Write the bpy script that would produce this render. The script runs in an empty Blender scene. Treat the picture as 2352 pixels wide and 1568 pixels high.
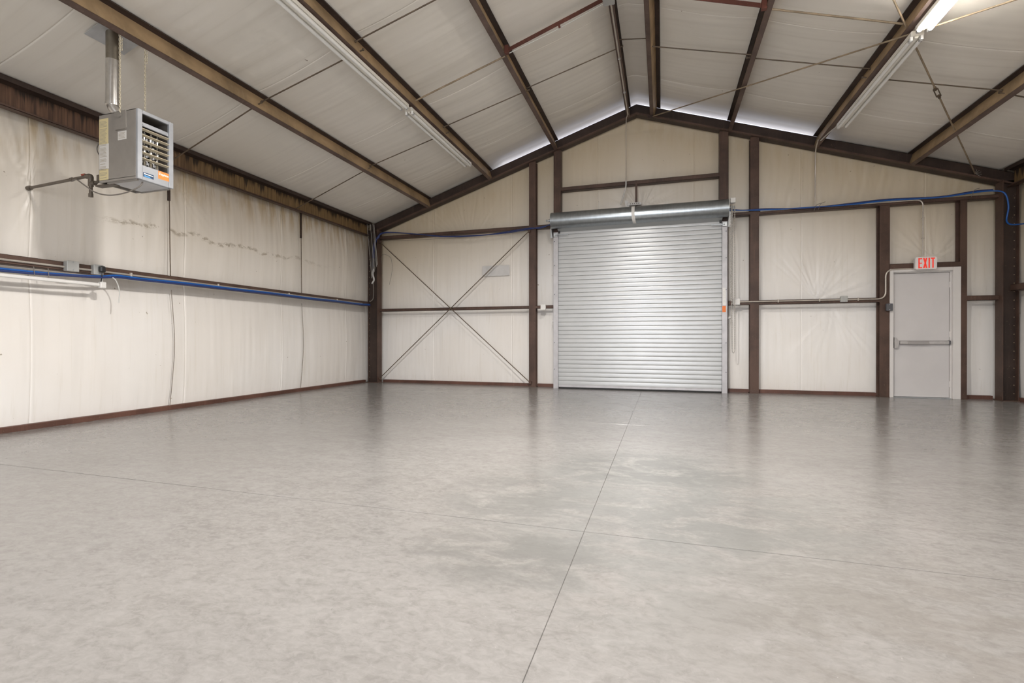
import bpy, math, random
import numpy as np
from mathutils import Matrix, Vector

random.seed(7)
rng = np.random.default_rng(11)
SC = bpy.context.scene
COL = SC.collection

# ------------------------------------------------------------------ camera
F_PX, YAW, PITCH = 1121.77, 0.2987, -0.0025
cam_data = bpy.data.cameras.new('camera')
cam_data.sensor_width = 36.0
cam_data.lens = 36.0 * F_PX / 2352.0
cam_data.clip_start = 0.05
cam_data.clip_end = 300
cam = bpy.data.objects.new('camera', cam_data)
COL.objects.link(cam)
cam.location = (0, 0, 1.0)
cam.rotation_euler = (math.pi / 2 + PITCH, 0, YAW)
SC.camera = cam

# ------------------------------------------------------------------ world, exposure
world = bpy.data.worlds.new('world')
SC.world = world
world.use_nodes = True
bg = world.node_tree.nodes['Background']
bg.inputs['Color'].default_value = (0.84, 0.86, 1.0, 1)
bg.inputs['Strength'].default_value = 1.35
vs = SC.view_settings
vs.view_transform = 'Standard'
vs.look = 'None'
vs.gamma = 1.0
vs.use_curve_mapping = False
vs.exposure = 0.42
SC.cycles.use_adaptive_sampling = True
SC.cycles.adaptive_threshold = 0.06
SC.cycles.adaptive_min_samples = 20
SC.cycles.max_bounces = 7
SC.cycles.diffuse_bounces = 5
SC.cycles.glossy_bounces = 3
SC.cycles.transmission_bounces = 2

# daylight through the open overhead doorway in the wall behind the camera (area light in place of the sky)
FRONT_Y = -5.0
DW = (-2.7, 1.7, 3.3)          # doorway x0, x1, height
pl = bpy.data.lights.new('doorway_daylight', 'AREA')
pl.shape = 'RECTANGLE'
pl.size = DW[1] - DW[0]
pl.size_y = DW[2]
pl.energy = 280
pl.color = (0.93, 0.96, 1.0)
plo = bpy.data.objects.new('doorway_daylight', pl)
COL.objects.link(plo)
plo.location = ((DW[0] + DW[1]) / 2, FRONT_Y - 0.25, DW[2] / 2)
plo.rotation_euler = (math.pi / 2, 0, 0)

LAMP_POWER = (295.0, 55.0)      # unseen high bay lamps under the ridge; the second added for the back floor
TUBE_STRENGTH = 26.0    # lit fluorescent tubes

# ------------------------------------------------------------------ main dimensions
XL, XR = -6.8, 5.6            # insulation faces of the side walls
YB = 10.32                    # insulation face of the end wall
D = 10.12                     # room-side plane of the end wall frame
XC, SL = -0.5, 0.328          # ridge position, roof pitch
ZRIDGE = 5.75


def zroof(x):
    return ZRIDGE - SL * abs(x - XC)


def zbot(x):
    return ZRIDGE - 0.223 - SL * abs(x - XC)


# ================================================================== materials
def new_mat(name):
    m = bpy.data.materials.new(name)
    m.use_nodes = True
    nt = m.node_tree
    return m, nt, nt.nodes['Principled BSDF']


def N(nt, t, **kw):
    n = nt.nodes.new(t)
    for k, v in kw.items():
        if k in n.inputs.keys():
            n.inputs[k].default_value = v
        else:
            setattr(n, k, v)
    return n


def mixc(nt, fac, a, b, blend='MIX'):
    n = nt.nodes.new('ShaderNodeMix')
    n.data_type = 'RGBA'
    n.blend_type = blend
    for i, v in ((0, fac), (6, a), (7, b)):
        if hasattr(v, 'links') or hasattr(v, 'is_output'):
            nt.links.new(v, n.inputs[i])
        elif i == 0:
            n.inputs[0].default_value = v
        else:
            n.inputs[i].default_value = (*v, 1) if len(v) == 3 else v
    return n.outputs[2]


def math_n(nt, op, a, b=None, c=None, clamp=False):
    n = nt.nodes.new('ShaderNodeMath')
    n.operation = op
    n.use_clamp = clamp
    for i, v in enumerate((a, b, c)):
        if v is None:
            continue
        if hasattr(v, 'is_output'):
            nt.links.new(v, n.inputs[i])
        else:
            n.inputs[i].default_value = v
    return n.outputs[0]


def ramp(nt, fac, p0, p1, smooth=True):
    n = nt.nodes.new('ShaderNodeMapRange')
    n.interpolation_type = 'SMOOTHSTEP' if smooth else 'LINEAR'
    nt.links.new(fac, n.inputs[0])
    n.inputs[1].default_value = p0
    n.inputs[2].default_value = p1
    return n.outputs[0]


def pos_noise(nt, scale=(1, 1, 1), detail=4, rough=0.55, dist=0.0):
    g = nt.nodes.new('ShaderNodeNewGeometry')
    mp = nt.nodes.new('ShaderNodeMapping')
    mp.inputs['Scale'].default_value = scale
    nt.links.new(g.outputs['Position'], mp.inputs['Vector'])
    t = nt.nodes.new('ShaderNodeTexNoise')
    t.inputs['Scale'].default_value = 1
    t.inputs['Detail'].default_value = detail
    t.inputs['Roughness'].default_value = rough
    t.inputs['Distortion'].default_value = dist
    nt.links.new(mp.outputs[0], t.inputs['Vector'])
    return t.outputs['Fac']


def xyz(nt):
    g = nt.nodes.new('ShaderNodeNewGeometry')
    s = nt.nodes.new('ShaderNodeSeparateXYZ')
    nt.links.new(g.outputs['Position'], s.inputs[0])
    return s.outputs


def set_bump(nt, bsdf, h, strength=0.2, dist=0.01):
    b = nt.nodes.new('ShaderNodeBump')
    b.inputs['Strength'].default_value = strength
    b.inputs['Distance'].default_value = dist
    nt.links.new(h, b.inputs['Height'])
    nt.links.new(b.outputs[0], bsdf.inputs['Normal'])


def simple(name, col, rough=0.5, metal=0.0, var=0.0, scale=6.0, spec=0.5, bump=0.0, emit=None):
    m, nt, b = new_mat(name)
    b.inputs['Roughness'].default_value = rough
    b.inputs['Metallic'].default_value = metal
    b.inputs['Specular IOR Level'].default_value = spec
    b.inputs['Base Color'].default_value = (*col, 1)
    if var:
        f = pos_noise(nt, (scale,) * 3, 5)
        lo = tuple(max(0, c * (1 - var)) for c in col)
        hi = tuple(min(1, c * (1 + var)) for c in col)
        nt.links.new(mixc(nt, ramp(nt, f, 0.3, 0.7), lo, hi), b.inputs['Base Color'])
    if bump:
        set_bump(nt, b, pos_noise(nt, (scale * 8,) * 3, 3), bump, 0.004)
    if emit:
        b.inputs['Emission Color'].default_value = (*emit[0], 1)
        b.inputs['Emission Strength'].default_value = emit[1]
    return m


def steel_mat(name, base, drip=None, rough=0.5):
    """painted structural steel: primer with dust, thin vertical runs and scuffs"""
    m, nt, b = new_mat(name)
    f = pos_noise(nt, (2.2, 2.2, 2.2), 5, 0.6)
    lo = tuple(c * 0.72 for c in base)
    hi = tuple(min(1, c * 1.25) for c in base)
    c = mixc(nt, ramp(nt, f, 0.3, 0.7), lo, hi)
    s = pos_noise(nt, (28, 28, 1.3), 3, 0.6)
    c = mixc(nt, math_n(nt, 'MULTIPLY', ramp(nt, s, 0.52, 0.78), 0.45), c, drip or tuple(x * 1.7 for x in base))
    sp = pos_noise(nt, (60, 60, 60), 2, 0.5)
    c = mixc(nt, math_n(nt, 'MULTIPLY', ramp(nt, sp, 0.70, 0.76), 0.5), c, (0.35, 0.28, 0.2))
    nt.links.new(c, b.inputs['Base Color'])
    b.inputs['Roughness'].default_value = rough
    b.inputs['Specular IOR Level'].default_value = 0.35
    return m


def vinyl_mat(name, stains=False, white=1.0, tan=0.92):
    m, nt, b = new_mat(name)
    o = xyz(nt)
    f = pos_noise(nt, (0.55, 0.55, 0.55), 3, 0.5)
    A = tuple(c * white for c in (0.86, 0.832, 0.798))
    B = tuple(c * white for c in (0.81, 0.768, 0.718))
    c = mixc(nt, ramp(nt, f, 0.3, 0.7), A, B)
    # faint vertical handling streaks in the facing
    st = pos_noise(nt, (22, 22, 0.6), 4, 0.6)
    c = mixc(nt, math_n(nt, 'MULTIPLY', ramp(nt, st, 0.5, 0.85), 0.35), c, (0.62, 0.56, 0.46))
    # yellow-brown water marks running down from the rafter / eave
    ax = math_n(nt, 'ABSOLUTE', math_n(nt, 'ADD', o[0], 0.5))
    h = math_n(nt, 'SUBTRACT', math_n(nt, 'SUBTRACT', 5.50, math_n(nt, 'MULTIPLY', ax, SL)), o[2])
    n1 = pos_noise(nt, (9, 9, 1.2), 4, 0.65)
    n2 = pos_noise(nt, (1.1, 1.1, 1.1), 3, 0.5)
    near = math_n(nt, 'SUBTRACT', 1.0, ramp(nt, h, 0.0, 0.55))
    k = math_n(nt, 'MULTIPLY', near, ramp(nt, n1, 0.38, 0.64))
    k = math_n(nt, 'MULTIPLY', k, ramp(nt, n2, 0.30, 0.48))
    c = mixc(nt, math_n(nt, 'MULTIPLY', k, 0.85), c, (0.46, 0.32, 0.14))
    k2 = math_n(nt, 'MULTIPLY', math_n(nt, 'SUBTRACT', 1.0, ramp(nt, h, -0.1, 2.7)), tan)  # tan tint, growing smoothly towards the roof line
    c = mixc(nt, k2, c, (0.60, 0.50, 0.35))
    # sparse specks
    sp = pos_noise(nt, (17, 17, 17), 2, 0.4)
    c = mixc(nt, math_n(nt, 'MULTIPLY', ramp(nt, sp, 0.775, 0.80), 0.7), c, (0.25, 0.19, 0.12))
    if stains:
        # broken scum line along the wall, dark flecks above it
        ny = pos_noise(nt, (1.0, 2.2, 0.0), 4, 0.6)
        d = math_n(nt, 'SUBTRACT', o[2], math_n(nt, 'ADD', 2.42, math_n(nt, 'MULTIPLY', ny, 0.28)))
        band = math_n(nt, 'SUBTRACT', 1.0, ramp(nt, math_n(nt, 'ABSOLUTE', d), 0.004, 0.05))
        br = pos_noise(nt, (6, 9, 16), 5, 0.7)
        yr = math_n(nt, 'MULTIPLY', ramp(nt, o[1], 4.2, 4.7), math_n(nt, 'SUBTRACT', 1.0, ramp(nt, o[1], 6.6, 9.4)))
        k = math_n(nt, 'MULTIPLY', math_n(nt, 'MULTIPLY', band, ramp(nt, br, 0.44, 0.56)), yr)
        c = mixc(nt, math_n(nt, 'MULTIPLY', k, 0.8), c, (0.36, 0.30, 0.22))
        up = math_n(nt, 'MULTIPLY', ramp(nt, d, -0.02, 0.03), math_n(nt, 'SUBTRACT', 1.0, ramp(nt, d, 0.1, 0.6)))
        fl = pos_noise(nt, (14, 22, 15), 4, 0.7)
        y2 = math_n(nt, 'MULTIPLY', ramp(nt, o[1], 4.4, 5.2), math_n(nt, 'SUBTRACT', 1.0, ramp(nt, o[1], 5.6, 7.0)))
        k = math_n(nt, 'MULTIPLY', math_n(nt, 'MULTIPLY', up, ramp(nt, fl, 0.66, 0.72)), y2)
        c = mixc(nt, math_n(nt, 'MULTIPLY', k, 0.8), c, (0.24, 0.20, 0.16))
    nt.links.new(c, b.inputs['Base Color'])
    b.inputs['Roughness'].default_value = 0.34
    b.inputs['Specular IOR Level'].default_value = 0.45
    return m


def ceiling_mat():
    m, nt, b = new_mat('ceiling_facing')
    f = pos_noise(nt, (0.6, 0.6, 0.6), 3, 0.5)
    c = mixc(nt, ramp(nt, f, 0.3, 0.7), (0.79, 0.75, 0.685), (0.74, 0.70, 0.63))
    st = pos_noise(nt, (0.5, 14, 0.5), 4, 0.6)
    c = mixc(nt, math_n(nt, 'MULTIPLY', ramp(nt, st, 0.5, 0.85), 0.3), c, (0.50, 0.45, 0.37))
    sp = pos_noise(nt, (9, 9, 9), 2, 0.4)
    c = mixc(nt, math_n(nt, 'MULTIPLY', ramp(nt, sp, 0.79, 0.81), 0.8), c, (0.2, 0.15, 0.1))
    nt.links.new(c, b.inputs['Base Color'])
    b.inputs['Roughness'].default_value = 0.5
    b.inputs['Specular IOR Level'].default_value = 0.3
    return m


def concrete_mat():
    m, nt, b = new_mat('polished_concrete')
    o = xyz(nt)
    f1 = pos_noise(nt, (0.45, 0.7, 1), 5, 0.6, 0.4)
    c = mixc(nt, ramp(nt, f1, 0.32, 0.68), (0.188, 0.178, 0.168), (0.232, 0.222, 0.211))
    f2 = pos_noise(nt, (2.4, 4.2, 1), 6, 0.7, 0.8)
    c = mixc(nt, math_n(nt, 'MULTIPLY', ramp(nt, f2, 0.35, 0.75), 0.5), c, (0.252, 0.242, 0.232))
    f3 = pos_noise(nt, (9, 14, 1), 5, 0.7, 0.6)
    c = mixc(nt, math_n(nt, 'MULTIPLY', ramp(nt, f3, 0.40, 0.66), 0.42), c, (0.14, 0.13, 0.122))
    f4 = pos_noise(nt, (24, 38, 1), 5, 0.7, 0.8)
    c = mixc(nt, math_n(nt, 'MULTIPLY', ramp(nt, f4, 0.35, 0.68), 0.42), c, (0.288, 0.276, 0.264))

    def blob(cx, cy, rx, ry, amt, col):
        dx = math_n(nt, 'POWER', math_n(nt, 'DIVIDE', math_n(nt, 'SUBTRACT', o[0], cx), rx), 2.0)
        dy = math_n(nt, 'POWER', math_n(nt, 'DIVIDE', math_n(nt, 'SUBTRACT', o[1], cy), ry), 2.0)
        r = math_n(nt, 'ADD', dx, dy)
        k = math_n(nt, 'SUBTRACT', 1.0, ramp(nt, r, 0.1, 1.3))
        k = math_n(nt, 'MULTIPLY', k, ramp(nt, f2, 0.36, 0.58))
        return mixc(nt, math_n(nt, 'MULTIPLY', k, amt), c, col)
    c = blob(-0.05, 3.1, 1.2, 1.5, 0.55, (0.165, 0.168, 0.160))
    c = blob(-0.72, 2.15, 0.55, 0.35, 0.55, (0.121, 0.118, 0.112))
    c = blob(-0.95, 3.0, 0.5, 0.6, 0.45, (0.126, 0.123, 0.117))
    c = blob(-0.1, 3.95, 0.8, 0.6, 0.5, (0.121, 0.121, 0.114))
    c = blob(0.25, 2.9, 0.8, 0.45, 0.35, (0.134, 0.132, 0.126))
    c = blob(1.0, 1.9, 1.0, 0.8, 0.35, (0.148, 0.13, 0.112))
    fs = pos_noise(nt, (55, 55, 1), 3, 0.6)
    c = mixc(nt, math_n(nt, 'MULTIPLY', ramp(nt, fs, 0.70, 0.76), 0.4), c, (0.384, 0.368, 0.352))
    fd = pos_noise(nt, (38, 38, 3), 3, 0.6)
    c = mixc(nt, math_n(nt, 'MULTIPLY', ramp(nt, fd, 0.72, 0.78), 0.5), c, (0.096, 0.088, 0.08))
    nt.links.new(c, b.inputs['Base Color'])
    rr = nt.nodes.new('ShaderNodeMapRange')
    nt.links.new(f2, rr.inputs[0])
    rr.inputs[1].default_value = 0.3
    rr.inputs[2].default_value = 0.7
    rr.inputs[3].default_value = 0.17
    rr.inputs[4].default_value = 0.27
    nt.links.new(rr.outputs[0], b.inputs['Roughness'])
    b.inputs['Specular IOR Level'].default_value = 0.5
    set_bump(nt, b, pos_noise(nt, (2.5, 2.5, 1), 2, 0.5), 0.05, 0.01)
    return m


def galv_mat(name, col=(0.62, 0.65, 0.67), rough=0.33, lines=False):
    m, nt, b = new_mat(name)
    f = pos_noise(nt, (14, 14, 14), 4, 0.6)
    c = mixc(nt, ramp(nt, f, 0.3, 0.7), tuple(x * 0.85 for x in col), col)
    if lines:
        o = xyz(nt)
        fr = math_n(nt, 'FRACT', math_n(nt, 'DIVIDE', o[0], 0.098))
        k = math_n(nt, 'LESS_THAN', fr, 0.045)
        c = mixc(nt, math_n(nt, 'MULTIPLY', k, 0.35), c, (0.2, 0.21, 0.22))
    nt.links.new(c, b.inputs['Base Color'])
    b.inputs['Metallic'].default_value = 0.9
    b.inputs['Roughness'].default_value = rough
    return m


def web_mat():
    """eave strut web: brown primer with ochre and black runs"""
    m, nt, b = new_mat('stained_eave_web')
    o = xyz(nt)
    s = pos_noise(nt, (20, 24, 0.8), 4, 0.65)
    br = mixc(nt, ramp(nt, s, 0.3, 0.7), (0.060, 0.032, 0.022), (0.20, 0.105, 0.062))
    oc = mixc(nt, ramp(nt, s, 0.3, 0.7), (0.14, 0.085, 0.038), (0.30, 0.19, 0.085))
    c = mixc(nt, ramp(nt, o[1], 4.6, 6.2), br, oc)
    d = pos_noise(nt, (12, 12, 0.5), 4, 0.7)
    top = math_n(nt, 'ADD', math_n(nt, 'MULTIPLY', math_n(nt, 'SUBTRACT', o[2], 3.56), 4.0), math_n(nt, 'MULTIPLY', math_n(nt, 'SUBTRACT', d, 0.5), 3.0))
    c = mixc(nt, math_n(nt, 'MULTIPLY', ramp(nt, top, 0.35, 0.75), 0.9), c, (0.022, 0.015, 0.011))
    nt.links.new(c, b.inputs['Base Color'])
    b.inputs['Roughness'].default_value = 0.6
    return m


M = {}
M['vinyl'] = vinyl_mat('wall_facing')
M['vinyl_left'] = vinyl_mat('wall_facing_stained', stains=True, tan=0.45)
M['ceil'] = ceiling_mat()
M['concrete'] = concrete_mat()
M['joint'] = simple('joint_filler', (0.12, 0.114, 0.108), 0.8)
M['brown'] = steel_mat('brown_primer', (0.086, 0.050, 0.037))
M['brown_dark'] = steel_mat('dark_and_shaded_brown', (0.043, 0.027, 0.021))  # dark brown of the rafters; also shade painted on upper flanges
M['flange'] = steel_mat('flange_primer', (0.125, 0.083, 0.067))
M['redbrown'] = steel_mat('red_brown_primer', (0.115, 0.040, 0.028))
M['ochre'] = steel_mat('ochre_web', (0.38, 0.265, 0.15), (0.46, 0.34, 0.21))  # ochre tone of the purlin webs
M['eaveweb'] = web_mat()
M['rod'] = simple('rod_steel', (0.13, 0.095, 0.065), 0.5, 0.3, 0.25)
M['rod_grey'] = simple('grey_rod', (0.26, 0.22, 0.18), 0.5, 0, 0.2)
M['rod_tan'] = simple('tan_rod', (0.27, 0.205, 0.135), 0.5, 0.1, 0.25)
M['galv'] = galv_mat('galvanised')
M['drum'] = galv_mat('drum_sheet', (0.40, 0.43, 0.45), 0.30, True)
M['flue'] = galv_mat('flue_metal', (0.66, 0.64, 0.61), 0.30)
M['slat'] = simple('slat_paint', (0.50, 0.505, 0.505), 0.27, 0.12, 0.03, 3)
M['guide'] = simple('guide_steel', (0.47, 0.455, 0.465), 0.45, 0.3, 0.08)
M['white_paint'] = simple('white_enamel', (0.80, 0.77, 0.70), 0.35, 0, 0.05)
M['tube_off'] = simple('unlit_tube', (0.86, 0.85, 0.82), 0.2)
M['tube_on'] = simple('lit_tube', (1, 1, 1), 0.3, emit=((1.0, 0.95, 0.88), TUBE_STRENGTH))
M['tubecap'] = simple('tube_cap', (0.6, 0.6, 0.6), 0.3, 0.8)
M['heater'] = simple('heater_enamel', (0.27, 0.248, 0.222), 0.45, 0.1, 0.08, 4)
M['heater_face'] = simple('heater_face', (0.40, 0.41, 0.43), 0.4, 0.3, 0.08)
M['heater_pan'] = simple('heater_pan', (0.52, 0.53, 0.55), 0.4, 0.1, 0.05)
M['black'] = simple('black_void', (0.012, 0.011, 0.010), 0.6)
M['louver'] = simple('louver_cream', (0.66, 0.58, 0.42), 0.4, 0.1)
M['shiny'] = simple('exchanger_steel', (0.75, 0.74, 0.72), 0.15, 1.0, 0.2, 30)
M['yellow_label'] = simple('yellow_label', (0.62, 0.53, 0.30), 0.6)
M['white_label'] = simple('white_label', (0.62, 0.60, 0.57), 0.6)
M['orange'] = simple('orange_label', (0.80, 0.26, 0.055), 0.5)
M['blue_label'] = simple('blue_label', (0.03, 0.06, 0.12), 0.4)
M['sky_blue'] = simple('blue_wave', (0.10, 0.32, 0.62), 0.4)
M['white'] = simple('white_print', (0.9, 0.9, 0.88), 0.5)
M['print'] = simple('fine_print', (0.16, 0.14, 0.12), 0.6)
M['chain'] = simple('yellow_zinc_chain', (0.70, 0.63, 0.48), 0.4, 0.35)
M['zinc_chain'] = simple('zinc_chain', (0.55, 0.52, 0.48), 0.38, 0.7)
M['pipe'] = simple('gas_pipe', (0.15, 0.125, 0.10), 0.5, 0.4, 0.2)
M['rust'] = simple('red_cap', (0.30, 0.07, 0.04), 0.6)
M['cable_grey'] = simple('grey_cable', (0.17, 0.15, 0.13), 0.5)
M['cable_blue'] = simple('blue_cable', (0.012, 0.10, 0.38), 0.35)
M['cable_navy'] = simple('navy_cable', (0.026, 0.042, 0.145), 0.4)
M['cable_white'] = simple('white_cable', (0.60, 0.59, 0.56), 0.45)
M['conduit'] = simple('conduit', (0.56, 0.51, 0.45), 0.35, 0.5, 0.08)
M['box_grey'] = simple('box_grey', (0.40, 0.40, 0.385), 0.5, 0.2, 0.06)
M['box_white'] = simple('box_white', (0.74, 0.72, 0.69), 0.45)
M['box_dark'] = simple('box_dark', (0.10, 0.10, 0.11), 0.4, 0.2)
M['plug'] = simple('plug_black', (0.015, 0.015, 0.016), 0.4)
M['wire'] = simple('wire_rack', (0.58, 0.56, 0.52), 0.35, 0.5)
M['door'] = simple('door_paint', (0.59, 0.565, 0.555), 0.42, 0, 0.03, 2)
M['door_frame'] = simple('frame_paint', (0.66, 0.63, 0.605), 0.42, 0, 0.03, 2)
M['bar'] = galv_mat('bar_metal', (0.52, 0.50, 0.49), 0.35)
M['bar_pad'] = simple('bar_pad', (0.36, 0.34, 0.33), 0.4, 0.5)
M['exit_white'] = simple('exit_housing', (0.80, 0.76, 0.74), 0.4)
M['exit_red'] = simple('exit_red', (0.75, 0.03, 0.02), 0.4, emit=((1.0, 0.06, 0.03), 0.25))
M['rubber'] = simple('rubber', (0.02, 0.02, 0.02), 0.7)
M['tape'] = simple('grey_tape', (0.60, 0.585, 0.57), 0.5, 0, 0.06)
M['sticker_orange'] = simple('sticker_orange', (0.80, 0.19, 0.03), 0.5)
M['lens'] = simple('lamp_lens', (1, 1, 1), 0.4, emit=((1.0, 0.96, 0.91), 60.0))
M['apron'] = simple('apron_concrete', (0.55, 0.53, 0.5), 0.8, 0, 0.1, 1)


# ================================================================== mesh helpers
class MB:
    def __init__(self):
        self.v, self.f, self.m, self.s = [], [], [], []

    def add(self, vs_, fs, mi=0, smooth=False):
        o = len(self.v)
        self.v += [tuple(map(float, p)) for p in vs_]
        for f in fs:
            self.f.append(tuple(i + o for i in f))
            self.m.append(mi)
            self.s.append(smooth)
        return self

    def box(self, x0, x1, y0, y1, z0, z1, mi=0):
        v = [(x, y, z) for x in (x0, x1) for y in (y0, y1) for z in (z0, z1)]
        return self.add(v, [(0, 1, 3, 2), (4, 6, 7, 5), (0, 4, 5, 1), (2, 3, 7, 6), (0, 2, 6, 4), (1, 5, 7, 3)], mi)

    def bbox(self, x0, x1, y0, y1, z0, z1, b=0.004, mi=0):
        """box with chamfered edges"""
        xs, ys, zs = (x0, x1), (y0, y1), (z0, z1)
        V, idx = [], {}
        for i in (0, 1):
            for j in (0, 1):
                for k in (0, 1):
                    sx, sy, sz = (1 - 2 * i), (1 - 2 * j), (1 - 2 * k)
                    p = (xs[i], ys[j], zs[k])
                    for a in range(3):
                        q = list(p)
                        for c2, s2 in ((0, sx), (1, sy), (2, sz)):
                            if c2 != a:
                                q[c2] += s2 * b
                        idx[(i, j, k, a)] = len(V)
                        V.append(q)
        Fs = []
        for a in range(3):
            o1, o2 = [c for c in range(3) if c != a]
            for s in (0, 1):
                q = []
                for (u, w) in ((0, 0), (1, 0), (1, 1), (0, 1)):
                    t = [0, 0, 0]
                    t[a] = s
                    t[o1] = u
                    t[o2] = w
                    q.append(idx[(*t, a)])
                Fs.append(tuple(q))
        for a in range(3):            # edges along axis a
            o1, o2 = [c for c in range(3) if c != a]
            for u in (0, 1):
                for w in (0, 1):
                    t0, t1 = [0, 0, 0], [0, 0, 0]
                    t0[o1] = t1[o1] = u
                    t0[o2] = t1[o2] = w
                    t1[a] = 1
                    Fs.append((idx[(*t0, o1)], idx[(*t1, o1)], idx[(*t1, o2)], idx[(*t0, o2)]))
        for i in (0, 1):
            for j in (0, 1):
                for k in (0, 1):
                    Fs.append(tuple(idx[(i, j, k, a)] for a in range(3)))
        return self.add(V, Fs, mi)

    def prism(self, pts, a, b, mi=0, axis='y', mis=None):
        """extrude a closed 2D polygon along an axis from a to b (pts are the two other coordinates)"""
        n = len(pts)

        def P(p, t):
            return {'x': (t, p[0], p[1]), 'y': (p[0], t, p[1]), 'z': (p[0], p[1], t)}[axis]
        v = [P(p, a) for p in pts] + [P(p, b) for p in pts]
        for i in range(n):
            j = (i + 1) % n
            self.add([v[i], v[j], v[n + j], v[n + i]], [(0, 1, 2, 3)], mis[i] if mis else mi)
        self.add(v, [tuple(range(n)), tuple(range(2 * n - 1, n - 1, -1))], mi)
        return self

    def tube(self, pts, r, n=8, mi=0, cap=True, closed=False):
        pts = [Vector(p) for p in pts]
        rs = r if isinstance(r, (list, tuple)) else [r] * len(pts)
        rings, up = [], None
        m = len(pts)
        for i, p in enumerate(pts):
            if closed:
                t = (pts[(i + 1) % m] - pts[i - 1])
            else:
                t = (pts[min(i + 1, m - 1)] - pts[max(i - 1, 0)])
            t = t.normalized() if t.length > 1e-9 else Vector((0, 0, 1))
            if up is None:
                up = Vector((0, 0, 1)) if abs(t.z) < 0.9 else Vector((1, 0, 0))
            s = t.cross(up)
            if s.length < 1e-6:
                s = t.cross(Vector((0, 1, 0)))
            s.normalize()
            up = s.cross(t).normalized()
            rings.append([p + (s * math.cos(a) + up * math.sin(a)) * rs[i] for a in [2 * math.pi * k / n for k in range(n)]])
        v = [q for ring in rings for q in ring]
        fs = []
        L = m if closed else m - 1
        for i in range(L):
            for k in range(n):
                a, b_ = i * n + k, i * n + (k + 1) % n
                c, d = ((i + 1) % m) * n + (k + 1) % n, ((i + 1) % m) * n + k
                fs.append((a, b_, c, d))
        self.add(v, fs, mi, True)
        if cap and not closed:
            self.add(rings[0], [tuple(range(n - 1, -1, -1))], mi)
            self.add(rings[-1], [tuple(range(n))], mi)
        return self

    def bar(self, p0, p1, w, h, up=(0, 0, 1), mi=0):
        """rectangular bar between two points; h along up, w across"""
        p0, p1, up = Vector(p0), Vector(p1), Vector(up)
        t = (p1 - p0).normalized()
        s = t.cross(up).normalized()
        u = s.cross(t).normalized()
        v = [p + s * a * w / 2 + u * b * h / 2 for p in (p0, p1) for a, b in ((-1, -1), (1, -1), (1, 1), (-1, 1))]
        return self.add(v, [(0, 1, 2, 3), (7, 6, 5, 4), (0, 4, 5, 1), (1, 5, 6, 2), (2, 6, 7, 3), (3, 7, 4, 0)], mi)

    def chain(self, p0, p1, link=0.03, w=0.011, r=0.003, mi=0, n=4):
        p0, p1 = Vector(p0), Vector(p1)
        d = p1 - p0
        t = d.normalized()
        a = t.cross(Vector((0, 1, 0.001))).normalized()
        b = t.cross(a).normalized()
        pitch = link - 2.6 * r
        k = max(1, int(d.length / pitch))
        for i in range(k):
            c = p0 + d * ((i + 0.5) / k)
            s = a if i % 2 else b
            L2 = link / 2 - w / 2
            pts = []
            for q in range(8):
                an = 2 * math.pi * (q + 0.5) / 8
                pts.append(c + s * math.cos(an) * w / 2 + t * (math.sin(an) * w / 2 + (L2 if math.sin(an) > 0 else -L2)))
            self.tube(pts, r, n, mi, closed=True)
        return self

    def build(self, name, mats, parent=None, origin=None):
        if not isinstance(mats, (list, tuple)):
            mats = [mats]
        base = root_loc(parent) if parent is not None else Vector(origin or (0, 0, 0))
        me = bpy.data.meshes.new(name)
        me.from_pydata([(p[0] - base.x, p[1] - base.y, p[2] - base.z) for p in self.v], [], self.f)
        for m in mats:
            me.materials.append(m)
        me.polygons.foreach_set('material_index', self.m)
        me.polygons.foreach_set('use_smooth', self.s)
        me.update()
        o = bpy.data.objects.new(name, me)
        COL.objects.link(o)
        if parent is not None:
            o.parent = parent
        else:
            o.location = base
        return o


def root_loc(o):
    p = Vector((0, 0, 0))
    while o is not None:
        p += Vector(o.location)
        o = o.parent
    return p


def tag(o, label, cat, group=None, kind=None):
    o['label'] = label
    o['category'] = cat
    if group:
        o['group'] = group
    if kind:
        o['kind'] = kind
    return o


def thing(name, loc, label, cat, group=None, kind=None):
    o = bpy.data.objects.new(name, None)
    o.empty_display_size = 0.1
    COL.objects.link(o)
    o.location = loc
    return tag(o, label, cat, group, kind)


def curve_pts(pts, k=6):
    """Catmull-Rom through points"""
    P = [Vector(p) for p in pts]
    P = [P[0] * 2 - P[1]] + P + [P[-1] * 2 - P[-2]]
    out = []
    for i in range(1, len(P) - 2):
        for j in range(k):
            t = j / k
            a, b, c, d = P[i - 1], P[i], P[i + 1], P[i + 2]
            out.append(0.5 * ((2 * b) + (c - a) * t + (2 * a - 5 * b + 4 * c - d) * t * t + (3 * b - a - 3 * c + d) * t ** 3))
    out.append(P[-2])
    return out


_tab = rng.random((64, 64, 8))


def vnoise(x, y, ch=0):
    xi, yi = np.floor(x).astype(int), np.floor(y).astype(int)
    fx, fy = x - xi, y - yi
    fx, fy = fx * fx * (3 - 2 * fx), fy * fy * (3 - 2 * fy)
    T = _tab[:, :, ch]
    g = lambda a, b: T[a % 64, b % 64]
    return (g(xi, yi) * (1 - fx) * (1 - fy) + g(xi + 1, yi) * fx * (1 - fy) + g(xi, yi + 1) * (1 - fx) * fy + g(xi + 1, yi + 1) * fx * fy) - 0.5


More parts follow.
